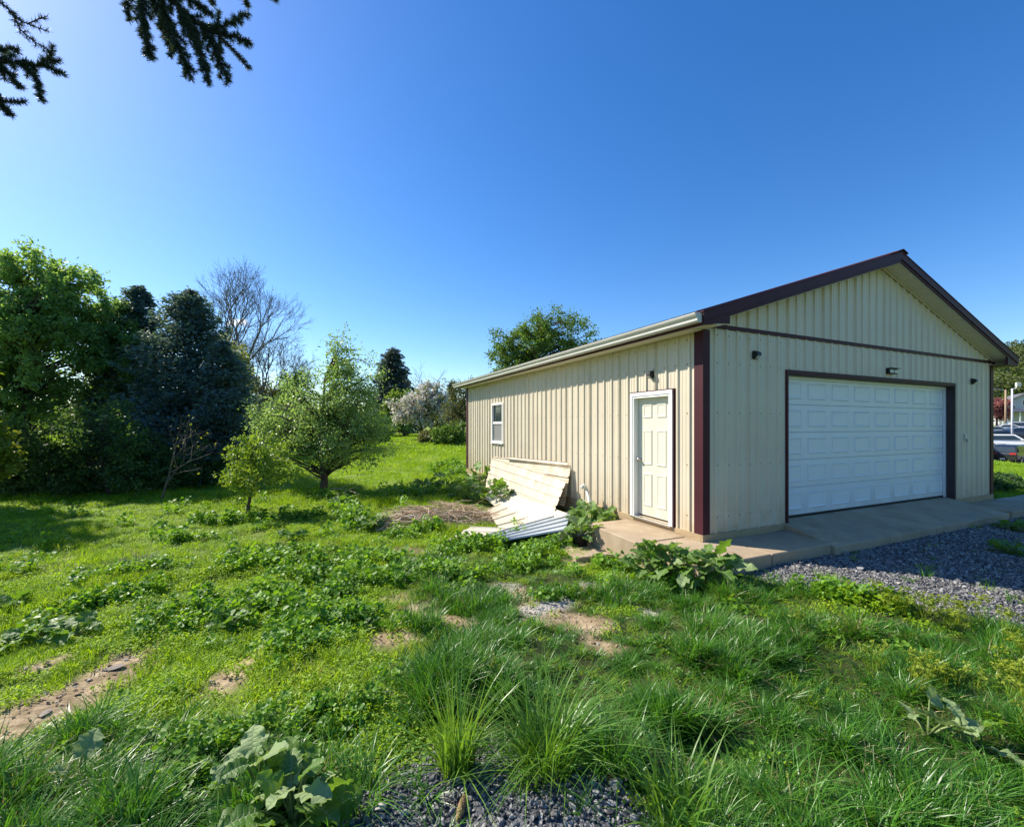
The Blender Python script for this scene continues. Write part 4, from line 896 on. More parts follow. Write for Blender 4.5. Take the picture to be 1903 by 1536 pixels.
# --- flat stones on the dirt, spruce cone
for k, (px, py, s, lab) in enumerate([(212, 1241, .11, 'flat grey stone at the upper end of the dirt track'), (440, 1213, .10, 'flat grey stone on the second dirt patch'), (85, 1325, .06, 'small dark stone half sunk in the dirt track'), (395, 1207, .05, 'small pale stone beside the flat stone on the second dirt patch')]):
    me = stone_mesh('field_stone', .28, 2); o = link('field_stone', me, M['stone']); g = G(px, py); o.location = (g[0], g[1], g[2] + s * .06); o.scale = (s * 1.5, s, s); o.rotation_euler = (0, 0, k); tag(o, lab, 'stone', 'stones on the dirt')
g = G(857, 1512); e = empty('spruce_cone', (g[0], g[1], g[2] + .030), R(78)); tag(e, 'brown spruce cone lying on the near gravel', 'cone'); e.rotation_euler = (0, R(-6), R(80))
MB().tube([(-.062, 0, 0), (-.045, 0, 0), (0, 0, 0), (.045, 0, 0), (.062, 0, 0)], [.004, .012, .014, .010, .003], 10).build('core', M['cone'], e, True); mb = MB()
for k in range(120):
    u = k / 119; x = -.060 + .12 * u; r = .0165 * (math.sin(math.pi * (u * .86 + .08)) ** .55); a = k * 2.39996; ca, sa = math.cos(a), math.sin(a); w = .0065
    c = lambda dx, rr, tt: (x + dx, (r + rr) * ca - tt * sa, (r + rr) * sa + tt * ca)
    mb.add([c(-.005, -.004, -w * .6), c(-.005, -.004, w * .6), c(.004, .001, w), c(.010, .0022, 0), c(.004, .001, -w)], [(0, 1, 2, 3, 4)])
o = mb.build('scales', M['cone'], e)

# ------------------------------------------------------------------ trees
def limb(mb, a, b, r0, r1, r, bend=.12, n=5, sides=6):
    a = np.array(a, float); b = np.array(b, float); L_ = np.linalg.norm(b - a); o = r.normal(0, bend, 3) * L_; o[2] += .06 * L_; P = []; Rr = []
    for k in range(n + 1):
        u = k / n; P.append(a + (b - a) * u + o * math.sin(math.pi * u) + (r.normal(0, .012, 3) * L_ if 0 < k < n else 0)); Rr.append(r0 + (r1 - r0) * u ** .8)
    mb.tube(P, Rr, sides, False); return P
def leafy_tree(name, label, cat, base, blobs, d, ncl, tw, lv, size, lm, bark='bark', tr=.12, seed=0, group=None, crad=.55, asp=.6, shell=.45, extra=None, trunk_top=None, limbs=True):
    """base: world point; blobs: (px, py, rx, ry[, depth factor]) in photo pixels at distance d: the crown's masses, filled with twig sprays"""
    r = np.random.default_rng(1000 + seed); base = np.array(base, float); e = empty(name, tuple(base)); tag(e, label, cat, group)
    C = []; O = []; wts = np.array([b[2] * b[3] for b in blobs], float); wts /= wts.sum()
    for k in range(ncl):
        b = blobs[r.choice(len(blobs), p=wts)]; c = W(b[0], b[1], d) - base; u = r.normal(size=3); u /= np.linalg.norm(u); q = r.random() ** shell
        rad = np.array([b[2], (b[4] if len(b) > 4 else 1) * b[2], b[3]]) / F * d
        C.append(c + u * q * rad * r.uniform(.85, 1.1)); O.append(u * .8 + np.array([0, 0, .25]))
    C = np.array(C); O = np.array(O); cen = C.mean(0); top = C[:, 2].max(); mb = MB()
    tz = trunk_top if trunk_top else max(.25 * top, C[:, 2].min() * .9 + .1)
    tp = np.array([cen[0] * .25, cen[1] * .25, tz]); P = limb(mb, (0, 0, -.1), tp, tr, tr * .72, r, .03, 6, 9)
    lead = limb(mb, tp, np.array([cen[0], cen[1], .25 * cen[2] + .72 * top]), tr * .7, tr * .15, r, .05, 6, 7)
    nodes = P[3:] + lead
    if limbs:
        for k in range(ncl):
            if C[k, 2] > .03 * top:
                cand_ = [q for q in nodes if q[2] < C[k, 2] + .05 * top] or [tp]; q = min(cand_, key=lambda q: np.linalg.norm(q - C[k]) + .6 * abs(q[2] - C[k, 2] + .15 * top))
                limb(mb, q, C[k], tr * r.uniform(.16, .34), tr * .06, r, .09, 4, 4)
    mb.build('trunk', M[bark], e, True)
    cr = crad * np.mean([(b[2] + b[3]) / 2 for b in blobs]) / F * d * .5
    L1 = []; A1 = []
    for k in range(ncl):
        dirs = r.normal(size=(tw, 3)) * .75 + O[k]; dirs /= np.linalg.norm(dirs, axis=1)[:, None]; ln = cr * r.uniform(.5, 1.5, tw)
        u = r.random((tw, lv)) ** .8; p = C[k] + dirs[:, None, :] * (u * ln[:, None])[..., None] + r.normal(0, .10 * cr + size * .35, (tw, lv, 3)); L1.append(p.reshape(-1, 3)); A1.append(np.repeat(dirs, lv, 0))
    L1 = np.concatenate(L1); A1 = np.concatenate(A1); n = len(L1)
    if extra:
        k = r.random(n) < extra[1]; link('blossom', np_mesh('blossom', *leaf_quads(r, L1[k], size * 1.1, .9, None, .6)), M[extra[0]], e); L1, A1 = L1[~k], A1[~k]
    link('crown', np_mesh('crown', *leaf_quads(r, L1, size, asp, A1, .4, .4, .25)), M[lm], e)
    return e
def conifer(name, label, cat, base, H, Rad, nb, per, size, lm, seed=0, group=None, power=.8, zlow=.05, bulge=.0):
    r = np.random.default_rng(2000 + seed); e = empty(name, tuple(base)); tag(e, label, cat, group); mb = MB(); mb.tube([(0, 0, -.1), (0, 0, H * .5), (0, 0, H * .97)], [H * .022, H * .013, .01], 8); C = []; A = []
    for k in range(nb):
        z = H * (zlow + (1 - zlow) * (k + r.random()) / nb); f = 1 - z / H; a = r.uniform(0, 6.283); L_ = Rad * (f ** power) * r.uniform(.5, 1.25) * (.85 + .3 * vnoise(a * 1.2, z * 1.3, 1.0, seed)) + .03 * H * .4
        t = np.linspace(0, 1, 5); el = .25 * (1 - f) - .18 * f; P = np.stack([np.cos(a) * L_ * t, np.sin(a) * L_ * t, z + L_ * (el * t - .22 * t * (1 - t) + .10 * t ** 3)], 1)
        if k % 2 == 0: mb.tube(P, [.018 * H * .1 + .008, .012, .01, .007, .004], 4, False)
        m_ = max(4, int(per * (.25 + .75 * L_ / Rad))); u = r.random(m_) ** .65; q = np.stack([np.interp(u, t, P[:, i]) for i in range(3)], 1); side = r.normal(0, .16 * L_ + size * .3, m_)
        q[:, 0] += -np.sin(a) * side; q[:, 1] += np.cos(a) * side; q[:, 2] += r.normal(-.25 * size, size * .35, m_); C.append(q)
        ax = np.array([np.cos(a), np.sin(a), -.15]) + np.stack([-np.sin(a) * np.sign(side) * .8, np.cos(a) * np.sign(side) * .8, np.zeros(m_)], 1); A.append(ax)
    mb.build('trunk', M['bark'], e, True); C = np.concatenate(C); A = np.concatenate(A)
    link('crown', np_mesh('crown', *leaf_quads(r, C, size, .36, A, .9, .4, .1)), M[lm], e); return e
def bare_tree(name, label, base, H, lean, seed, levels=5, spread=.62, r0=None, group=None, buds=None):
    r = np.random.default_rng(3000 + seed); e = empty(name, tuple(base)); tag(e, label, 'tree', group); mb = MB(); tips = []
    def grow(p, d, L_, rad, lv):
        P = [p]; dd = d.copy()
        for k in range(3):
            dd = dd + r.normal(0, .10, 3) + np.array([0, 0, .03]); dd /= np.linalg.norm(dd); P.append(P[-1] + dd * L_ / 3)
        mb.tube(P, [rad, rad * .88, rad * .76, rad * .62], 6 if lv > 2 else 3, False)
        if lv == 0: tips.extend(P[1:]); return
        for k in range(3 if lv > 1 else 4):
            s = r.normal(size=3); s -= s.dot(dd) * dd; s /= np.linalg.norm(s); nd = dd * (1 - .28 * (k > 0)) + s * spread * r.uniform(.55, 1.25) * (.45 if k == 0 else 1); nd[2] += .06; nd /= np.linalg.norm(nd)
            grow(P[-1] if k < 2 else P[2], nd, L_ * r.uniform(.62, .86), rad * .60, lv - 1)
    d = np.array([lean[0], lean[1], 1.0]); d /= np.linalg.norm(d); grow(np.zeros(3), d, H * .27, r0 or H * .018, levels)
    mb.build('trunk', M['bark_grey'], e)
    if buds:
        T = np.array(tips); T = T[r.random(len(T)) < buds[2]]; link('crown', np_mesh('crown', *leaf_quads(r, T + r.normal(0, .04, T.shape), buds[1], .6)), M[buds[0]], e)
    return e
def at(px, d): x = (px - CX) / F * d; return np.array([x, d, float(hz(x, d))])

leafy_tree('leafy_tree', 'pear-shaped leafy tree with a dark low trunk, standing alone on the lawn', 'tree', G(600, 912), [(600, 775, 105, 85), (545, 810, 70, 60), (655, 800, 62, 80), (585, 838, 80, 34), (650, 700, 40, 60), (632, 665, 24, 32), (505, 790, 40, 40), (632, 718, 42, 46), (680, 800, 36, 62), (640, 760, 50, 50)], 13.2, 330, 7, 15, .070, 'leaf_pear', tr=.13, seed=1, crad=1.0, shell=.62, trunk_top=.55)
leafy_tree('small_tree', 'small bright green young tree in front of the pear-shaped tree', 'tree', G(460, 955), [(480, 868, 62, 45), (440, 880, 32, 28), (520, 862, 34, 34), (470, 905, 30, 26), (475, 835, 40, 25)], 9.6, 80, 6, 13, .060, 'leaf_young', tr=.045, seed=2, crad=.9, shell=.55, trunk_top=.35)
leafy_tree('leafy_tree', 'tall leafy tree at the left edge of the picture', 'tree', at(42, 15.5), [(20, 560, 90, 75), (95, 560, 70, 70), (-50, 640, 100, 130), (70, 660, 100, 90), (130, 620, 45, 70), (30, 770, 80, 80), (60, 495, 50, 28), (130, 520, 28, 30)], 15.5, 380, 7, 19, .125, 'leaf_maple', tr=.22, seed=3, crad=.62, shell=.5, group='trees of the left boundary')
leafy_tree('leafy_tree', 'yellow-green leafy tree between the tall left tree and the dark conifers', 'tree', at(205, 16.5), [(195, 590, 40, 42), (215, 640, 42, 50), (190, 690, 45, 55), (230, 700, 40, 40), (170, 750, 50, 60)], 16.5, 190, 7, 17, .115, 'leaf_maple', tr=.14, seed=4, crad=.8, group='trees of the left boundary')
conifer('dark_conifer', 'broad dark conifer, the larger one of the left boundary', 'tree', at(352, 16.5), 7.15, 2.75, 460, 130, .17, 'needle_dark', 5, 'trees of the left boundary', .62)
conifer('dark_conifer', 'narrow dark conifer with the pointed top, left of the broad one', 'tree', at(257, 17.5), 7.6, 2.1, 420, 105, .17, 'needle_dark', 6, 'trees of the left boundary', .60)
conifer('dark_conifer', 'short dark conifer filling the right side of the boundary trees', 'tree', at(415, 15.6), 5.0, 1.35, 260, 90, .16, 'needle_dark', 7, 'trees of the left boundary', .55)
for k, (px, py, d, blobs, lab) in enumerate([(200, 930, 12.6, [(200, 830, 75, 60), (150, 860, 60, 60), (240, 880, 60, 45), (190, 780, 50, 40)], 'large dark green shrub in front of the dark conifers'),
        (85, 935, 12.4, [(80, 850, 75, 65), (40, 890, 70, 40), (110, 880, 60, 45)], 'dark dappled shrub under the tall left tree'), (-20, 935, 12.6, [(-30, 840, 60, 80), (10, 880, 45, 45)], 'dark shrub at the left edge of the picture'),
        (300, 925, 13.6, [(300, 880, 42, 40), (330, 890, 28, 28), (270, 850, 45, 45)], 'rounded dark shrub at the right end of the shrubs'), (395, 925, 14.8, [(395, 870, 55, 48), (440, 880, 36, 34)], 'dark shrub at the foot of the short conifer')]):
    leafy_tree('dark_shrub', lab, 'shrub', at(px, d), blobs, d, 110, 6, 15, .085, 'leaf_shrub', tr=.05, seed=10 + k, crad=.9, shell=.6, group='shrubs of the left boundary', trunk_top=.2)
leafy_tree('leafy_tree', 'yellow-green tree whose sunlit leaves are cut by the left edge', 'tree', at(-150, 10.3), [(-2, 815, 20, 34), (-30, 870, 30, 50), (4, 905, 14, 14), (-205, 560, 115, 120), (-260, 480, 110, 110), (-215, 690, 115, 90), (-125, 790, 65, 70), (-300, 600, 120, 140)], 10.3, 420, 6, 15, .12, 'leaf_yellow', tr=.16, seed=20, crad=.6)
bare_tree('sparse_sapling', 'sparse sapling with a few yellow leaves against the dark conifers', at(300, 11.6), 2.9, (.20, 0), 21, 4, .75, .03, buds=('leaf_yellow', .075, .10))
bare_tree('bare_tree', 'tall bare tree rising behind the dark conifers', at(398, 38), 17.0, (.02, 0), 22, 7, .50, .26, 'bare trees behind the conifers', ('leaf_olive', .12, .10))
bare_tree('bare_tree', 'bare tree leaning right beside the tall bare one', at(445, 37), 12.5, (.42, 0), 23, 7, .55, .20, 'bare trees behind the conifers', ('leaf_olive', .11, .08))
leafy_tree('leafy_tree', 'pale yellow-green tree peeping out behind the dark conifers', 'tree', at(435, 28), [(432, 650, 26, 26), (450, 690, 26, 30), (425, 720, 40, 60)], 28, 90, 6, 10, .17, 'leaf_pale', tr=.15, seed=24, crad=.9)
leafy_tree('leafy_tree', 'grey-green tree between the conifers and the pear-shaped tree', 'tree', at(490, 40), [(490, 735, 34, 40), (510, 770, 34, 40), (470, 770, 30, 40)], 40, 100, 6, 10, .24, 'leaf_olive', tr=.2, seed=25, crad=.8, group='trees in the middle distance')
leafy_tree('leafy_tree', 'pointed green tree just left of the pear-shaped tree top', 'tree', at(545, 36), [(545, 715, 20, 34), (548, 750, 32, 40), (560, 790, 36, 34)], 36, 100, 6, 10, .20, 'leaf_far', tr=.18, seed=26, crad=.8, group='trees in the middle distance')
conifer('blue_conifer', 'distant blue-grey conifer standing clear against the sky', 'tree', at(728, 70), 13.9, 4.3, 300, 60, .75, 'needle_blue', 27, None, .52, .10)
leafy_tree('blossom_tree', 'white blossoming tree at the end of the lawn', 'tree', at(783, 52), [(765, 752, 34, 23), (800, 740, 32, 25), (748, 775, 22, 14), (790, 770, 34, 20), (818, 752, 20, 18)], 52, 150, 6, 12, .26, 'leaf_far', tr=.20, seed=28, crad=.9, extra=('blossom', .70))
leafy_tree('leafy_tree', 'bright green tree behind the blossoming tree', 'tree', at(752, 66), [(750, 745, 22, 22), (745, 780, 28, 28), (725, 775, 20, 30)], 66, 90, 6, 10, .38, 'leaf_far', tr=.25, seed=29, crad=.9, group='trees at the end of the lawn')
leafy_tree('leafy_tree', 'olive budding tree beside the far corner of the garage', 'tree', at(862, 45), [(845, 750, 28, 34), (855, 785, 34, 30), (838, 725, 18, 18), (870, 740, 24, 40)], 45, 110, 6, 8, .17, 'leaf_olive', tr=.22, seed=30, crad=.8, group='trees at the end of the lawn')
bare_tree('bare_tree', 'thin grey bare tree above the blossoming tree', at(806, 60), 11.0, (-.02, 0), 31, 5, .60, .13, None, ('leaf_pale', .16, .12))
conifer('dark_conifer', 'small dark evergreen top beside the end of the gutter', 'tree', at(840, 58), 7.6, 1.5, 120, 36, .5, 'needle_blue', 32, 'trees at the end of the lawn', .6)
for k, (px, py, d, blobs, lm, lab) in enumerate([(830, 822, 38, [(830, 812, 30, 14), (850, 806, 22, 18)], 'leaf_far', 'green shrub by the far corner of the garage'), (805, 822, 42, [(800, 814, 20, 10)], 'leaf_olive', 'low brown-green shrub under the blossoming tree'), (700, 815, 44, [(690, 800, 30, 18), (715, 806, 18, 12)], 'leaf_far', 'green shrub right of the pear-shaped tree'),
        (470, 820, 26, [(480, 795, 45, 34), (520, 810, 40, 26)], 'leaf_shrub', 'dark shrub mass behind the pear-shaped tree')]):
    leafy_tree('distant_shrub', lab, 'shrub', at(px, d), blobs, d, 60, 5, 10, .006 * d, lm, tr=.05, seed=40 + k, crad=.9, group='shrubs in the middle distance', trunk_top=.15)
leafy_tree('leafy_tree', 'round-topped tree rising behind the garage roof', 'tree', at(1005, 34), [(985, 645, 66, 48), (945, 655, 38, 40), (1050, 640, 58, 52), (1000, 690, 75, 50), (1010, 612, 45, 26)], 34, 280, 7, 14, .16, 'leaf_far', tr=.25, seed=33, crad=.62)
bare_tree('budding_tree', 'budding tree whose thin twigs stand above the garage roof', at(1052, 36), 9.9, (0, 0), 34, 5, .42, .16, None, ('leaf_far', .13, .5))

# a far wood closing the horizon
r = np.random.default_rng(77); C = []
for k in range(260):
    px = r.uniform(-900, 900); d = r.uniform(95, 150); x = (px - CX) / F * d; h = r.uniform(4.5, 8.5); rr = r.uniform(3, 5); n = 75; u = r.normal(size=(n, 3)); u /= np.linalg.norm(u, axis=1)[:, None]
    C.append(np.array([x, d, float(hz(x, d)) + h * .55]) + u * np.array([rr, rr, h * .5]) * (r.random((n, 1)) ** .4))
for k in range(330):
    d = r.uniform(140, 330); px = r.uniform(1600, 2150); x = (px - CX) / F * d; h = r.uniform(8, 14); rr = r.uniform(4, 7); n = 170; u = r.normal(size=(n, 3)); u /= np.linalg.norm(u, axis=1)[:, None]
    C.append(np.array([x, d, float(hz(x, d)) + h * .5]) + u * np.array([rr, rr, h * .5]) * (r.random((n, 1)) ** .4))
C = np.concatenate(C); o = link('distant_wood', np_mesh('distant_wood', *leaf_quads(r, C, 1.15, .8)), M['leaf_wood']); tag(o, 'distant green wood on the hill and along the horizon', 'wood', kind='stuff')

# ------------------------------------------------------------------ the spruce whose boughs hang into the top left corner
sp = empty('spruce_tree', (-5.6, 2.3, float(hz(-5.6, 2.3)))); tag(sp, 'spruce whose dark needled boughs hang into the top left corner', 'tree'); S0 = np.array(sp.location)
MB().tube([(0, 0, -.2), (.02, 0, 3), (-.02, .03, 7), (0, 0, 11)], [.26, .22, .14, .04], 12).build('trunk', M['bark'], sp, True)
r = np.random.default_rng(91)
def needle_line(P, dens, ln, out, back=.5):
    P = np.array(P); seg = np.linalg.norm(np.diff(P, axis=0), axis=1); tot = seg.sum(); cum = np.concatenate([[0], np.cumsum(seg)]) / tot; n = max(6, int(tot * dens)); u = np.sort(r.random(n))
    c = np.stack([np.interp(u, cum, P[:, i]) for i in range(3)], 1); t = P[np.clip(np.searchsorted(cum, u), 1, len(P) - 1)] - P[np.clip(np.searchsorted(cum, u), 1, len(P) - 1) - 1]; t /= np.linalg.norm(t, axis=1)[:, None] + 1e-9
    q = r.normal(size=(n, 3)); q -= (q * t).sum(1)[:, None] * t; q /= np.linalg.norm(q, axis=1)[:, None]; d = q * .85 + t * back; d /= np.linalg.norm(d, axis=1)[:, None]
    L_ = ln * r.uniform(.75, 1.15, n)[:, None]; w = np.cross(d, r.normal(size=(n, 3))); w /= np.linalg.norm(w, axis=1)[:, None]; w *= .0021
    out.append(np.stack([c - w, c + w, c + d * L_ + w * .3, c + d * L_ - w * .3], 1).reshape(-1, 3))
def bough(axes, origin, dens=1900, ln=.030, sec=.7, gap=.034):
    """axes: lists of world points; each carries alternating side shoots, all clad in needles"""
    mb = MB(); out = []
    for P, rad, side in axes:
        P = [np.array(p) - S0 for p in P]; mb.tube(P, np.linspace(rad, .0025, len(P)), 5, False); needle_line(P[1:] if side < 0 else P, dens, ln, out)
        if side:
            seg = [np.linalg.norm(P[i + 1] - P[i]) for i in range(len(P) - 1)]; tot = sum(seg); s = gap * 1.2; k = 0
            while s < tot * .93:
                i = 0; a = s
                while a > seg[i] and i < len(seg) - 1: a -= seg[i]; i += 1
                p = P[i] + (P[i + 1] - P[i]) * min(1, a / seg[i]); t = (P[i + 1] - P[i]) / seg[i]; v = np.array([0, -1, 0.0]); b = np.cross(t, v); b /= np.linalg.norm(b) + 1e-9
                sg = 1 if k % 2 else -1; L_ = abs(side) * (1 - .55 * s / tot) * r.uniform(.6, 1.15); dd = t * .75 + b * sg * sec + r.normal(0, .16, 3) + np.array([0, 0, -.22]); dd /= np.linalg.norm(dd)
                q = [p, p + dd * L_ * .5, p + dd * L_ + np.array([0, 0, -.10 * L_])]; mb.tube(q, [.004, .003, .0018], 4, False); needle_line(q, dens, ln, out); s += gap * r.uniform(.7, 1.3); k += 1
    b = mb.build('bough', M['bark'], sp, True); V = np.concatenate(out); link('needles', np_mesh('needles', V, np.arange(len(V)).reshape(-1, 4)), M['needle_spruce'], b)
T5 = (-5.55, 2.3, 5.5)
B = lambda px, py, d=3.1: W(px, py, d)
bough([([T5, (-4.0, 2.6, 5.6), B(225, -110), B(300, -25), B(345, 30), B(402, 62), B(440, 100), B(464, 128)], .024, -.20),
       ([B(240, -95), B(262, -15, 3.05), B(268, 50, 3.02), B(280, 112, 3.0)], .008, .12), ([B(280, -50), B(305, 20, 3.1), B(330, 85, 3.08), B(356, 148, 3.05)], .009, .14),
       ([B(330, 15), B(362, 70, 3.05), B(378, 115, 3.0), B(390, 157, 3.0)], .008, .10), ([B(372, 45), B(398, 90, 3.1), B(412, 125, 3.1), B(426, 152, 3.1)], .007, .10),
       ([B(392, 58), B(425, 45, 3.1), B(462, 24, 3.12)], .006, .07), ([B(402, 62), B(436, 68, 3.1), B(467, 82, 3.1)], .006, .06), ([B(395, 60), B(405, 40, 3.1), B(407, 22, 3.1)], .005, 0), ([B(235, -100), B(236, -20, 3.2), B(240, 40, 3.25)], .007, .08), ([B(262, -60), B(290, 10, 3.2), B(310, 60, 3.2), B(318, 98, 3.2)], .007, .09), ([B(320, -20, 3.2), B(370, 10, 3.2), B(395, 32, 3.2)], .006, .07)], T5, 2300)
bough([((-5.5, 2.35, 4.4), None, 0)] and [([(-5.5, 2.35, 4.5), (-4.6, 2.7, 4.5), B(-70, 100, 3.0), B(10, 115, 3.0), B(70, 122, 3.0), B(112, 112, 3.0)], .020, -.15), ([B(40, 120, 3.0), B(68, 145, 3.0), B(78, 188, 3.0)], .006, .05), ([B(-30, 110, 3.0), B(20, 140, 3.0), B(36, 165, 3.0)], .006, .08), ([B(-60, 100, 3.0), B(-10, 95, 3.05), B(35, 90, 3.05)], .006, .07), ([B(70, 122, 3.0), B(95, 105, 3.0), B(98, 84, 3.0)], .005, .04), ([B(80, 122, 3.0), B(105, 132, 3.0), B(120, 138, 3.0)], .005, .03)], T5, 2200)
bough([([(-5.5, 2.4, 4.2), B(-120, 165, 2.9), B(-30, 172, 2.9), B(5, 188, 2.9), B(48, 189, 2.9)], .014, -.10), ([B(-30, 172, 2.9), B(8, 200, 2.9), B(24, 216, 2.9)], .005, .05)], T5, 2200)
bough([([T5, (-4.6, 2.5, 5.2), B(-60, -40, 3.0), B(10, 12, 3.0), B(40, 40, 3.0), B(92, 60, 3.0)], .012, -.06), ([B(20, 20, 3.0), B(38, 55, 3.0), B(60, 75, 3.0), B(98, 100, 3.0)], .005, .05), ([B(50, 45, 3.0), B(66, 38, 3.0), B(88, 30, 3.0)], .004, .03)], T5, 420)
bough([([T5, (-4.0, 2.8, 6.1), B(300, -160, 3.2), B(430, -25, 3.2), B(500, -8, 3.2), B(514, 2, 3.2)], .014, -.12), ([B(430, -25, 3.2), B(455, -2, 3.2), B(462, 12, 3.2)], .005, .04), ([B(380, -70, 3.2), B(390, -20, 3.2), B(396, 10, 3.2)], .006, .06)], T5, 2000)
for k in range(9):                                                     # the rest of the tree, out of the frame
    a = R(150 + 28 * k); z = 3.2 + .75 * k; L_ = 2.4 - .15 * k; c = np.array([math.cos(a), math.sin(a), 0])
    P = [S0 + np.array([0, 0, z]), S0 + c * L_ * .5 + (0, 0, z + .1), S0 + c * L_ + (0, 0, z - .3)]; bough([(P, .02, -.5)], T5, 500, .03, .8, .16)

# ------------------------------------------------------------------ the car park, the street and the hill at the right
xs = np.linspace(45.5, 98, 60); ys = np.linspace(20, 110, 60); X, Y = np.meshgrid(xs, ys); Vv = np.stack([X, Y, hz(X, Y) + .06], -1).reshape(-1, 3); I = np.arange(3600).reshape(60, 60)
lot = link('parking_lot', np_mesh('parking_lot', Vv, np.stack([I[:-1, :-1], I[:-1, 1:], I[1:, 1:], I[1:, :-1]], -1).reshape(-1, 4)), M['asphalt']); lot['kind'] = 'structure'
v = []; f = []
for i, yy in enumerate(np.linspace(20, 110, 60)):
    z = float(hz(44.9, yy)); v += [(44.3, yy, z - .1), (44.3, yy, z + .16), (45.6, yy, z + .16), (45.6, yy, z - .1)]
    if i: b = 4 * (i - 1); f += [(b + k, b + (k + 1) % 4, b + 4 + (k + 1) % 4, b + 4 + k) for k in range(4)]
kb = MB().add(v, f).build('kerb', M['pave']); kb['kind'] = 'structure'
CARP = {'suv': dict(L=4.7, W=1.86, H=1.74, prof=[(-2.32, .42), (-2.35, .85), (-2.28, 1.05), (-1.98, 1.62), (-1.6, 1.74), (.35, 1.74), (1.05, 1.16), (2.05, 1.02), (2.32, .82), (2.35, .42)], belt=1.08, win=[(-1.95, 1.12), (-1.72, 1.60), (.25, 1.62), (.85, 1.14)], rear=((-2.27, 1.09), (-1.99, 1.58)), front=((1.0, 1.19), (.40, 1.68))),
        'sedan': dict(L=4.6, W=1.80, H=1.45, prof=[(-2.28, .38), (-2.30, .80), (-2.2, .98), (-1.6, 1.02), (-.95, 1.42), (.15, 1.45), (.98, .98), (2.0, .86), (2.27, .70), (2.30, .38)], belt=.95, win=[(-1.45, .99), (-.85, 1.36), (.1, 1.38), (.78, .98)], rear=((-1.55, 1.06), (-1.0, 1.39)), front=((.94, 1.01), (.20, 1.41)))}
def car(label, kind, px, d, head, paint, tilt=0):
    c = CARP[kind]; w0 = c['W'] / 2; g = at(px, d); e = empty('parked_car', (g[0], g[1], g[2] + .06), head); tag(e, label, 'car', 'cars in the car park'); m = M[paint]
    hw = lambda z: w0 if z <= c['belt'] else w0 - (z - c['belt']) * .32
    n = len(c['prof']); v = [(x, -hw(z), z) for x, z in c['prof']] + [(x, hw(z), z) for x, z in c['prof']]; mb = MB()
    mb.add(v, [tuple(range(n)), tuple(range(2 * n - 1, n - 1, -1))] + [(i, n + i, n + (i + 1) % n, (i + 1) % n) for i in range(n)]); mb.build('body', m, e, bevel=.05)
    mb = MB().box(-c['L'] / 2 + .12, c['L'] / 2 - .12, -w0 + .08, w0 - .08, .22, .44); mb.build('underbody', M['tyre'], e)
    for sg in (-1, 1):
        pts = [(x, sg * (hw(z) + .012), z) for x, z in c['win']]; pts2 = [(x, sg * (hw(z) - .03), z) for x, z in c['win']]
        MB().add(pts + pts2, [(0, 1, 2, 3), (7, 6, 5, 4)] + [(i, (i + 1) % 4, 4 + (i + 1) % 4, 4 + i) for i in range(4)]).build('side_window', M['glass'], e)
        for x in (-c['L'] * .30, c['L'] * .31):
            wh = MB().tube([(x, sg * (w0 - .20), .33), (x, sg * (w0 + .012), .33)], .335, 20).build('wheel', M['tyre'], e); MB().tube([(x, sg * (w0 - .1), .33), (x, sg * (w0 + .026), .33)], .215, 10).build('rim', M['rim'], wh)
        MB().box(-c['L'] / 2 - .0, -c['L'] / 2 + .16, sg * w0 * .70 - .22, sg * w0 * .70 + .22, c['belt'] - .20, c['belt'] - .04).build('tail_lamp', M['red_lamp'], e, bevel=.02)
        MB().box(c['L'] / 2 - .26, c['L'] / 2 - .03, sg * w0 * .72 - .2, sg * w0 * .72 + .2, .62, .76).build('headlight', M['clear_lamp'], e, bevel=.02)
        MB().box(.75, .9, sg * (w0 + .1) - .09, sg * (w0 + .1) + .09, c['belt'] - .02, c['belt'] + .11).build('mirror', m, e, bevel=.02)
    for nm, ((x0, z0), (x1, z1)), s in (('rear_window', c['rear'], -1), ('windshield', c['front'], 1)):
        a0, a1 = hw(z0) - .10, hw(z1) - .10; q = [(x0 + s * .04, -a0, z0 + .02), (x0 + s * .04, a0, z0 + .02), (x1 + s * .04, a1, z1 + .02), (x1 + s * .04, -a1, z1 + .02)]; q2 = [(x - s * .09, y, z) for x, y, z in q]
        MB().add(q + q2, [(0, 1, 2, 3), (7, 6, 5, 4)] + [(i, (i + 1) % 4, 4 + (i + 1) % 4, 4 + i) for i in range(4)]).build(nm, M['glass'], e)
    MB().box(-c['L'] / 2 - .05, -c['L'] / 2 + .1, -w0 + .06, w0 - .06, .36, .58).build('rear_bumper', M['black'] if kind == 'suv' else m, e, bevel=.03)
    MB().box(c['L'] / 2 - .1, c['L'] / 2 + .05, -w0 + .06, w0 - .06, .34, .56).build('front_bumper', m, e, bevel=.03)
    MB().box(-c['L'] / 2 - .075, -c['L'] / 2 - .052, -.16, .16, .42, .53).build('licence_plate', M['white'], e)
    if kind == 'suv':
        for sg in (-1, 1): MB().box(-1.5, .2, sg * .62 - .02, sg * .62 + .02, 1.75, 1.79).build('roof_rail', M['black'], e)
for nm, col in (('p_black', (.012, .013, .016)), ('p_white', (.74, .74, .73)), ('p_dark', (.03, .03, .045)), ('p_silver', (.42, .44, .47)), ('p_blue', (.04, .07, .15))): M[nm] = mat({'p_black': 'black', 'p_white': 'white', 'p_dark': 'dark_grey', 'p_silver': 'silver', 'p_blue': 'dark_blue'}[nm] + '_car_paint', col, .25, .05, 2, coat=.8)
car('black sport utility car parked with its rear to the lawn, nearest of the car park', 'suv', 1884, 41.5, R(24), 'p_black')
car('black car half hidden behind the garage corner, left of the nearest black car', 'suv', 1822, 42.5, R(40), 'p_dark')
car('white sport utility car parked crosswise right behind the black car', 'suv', 1876, 50.5, R(-42), 'p_white')
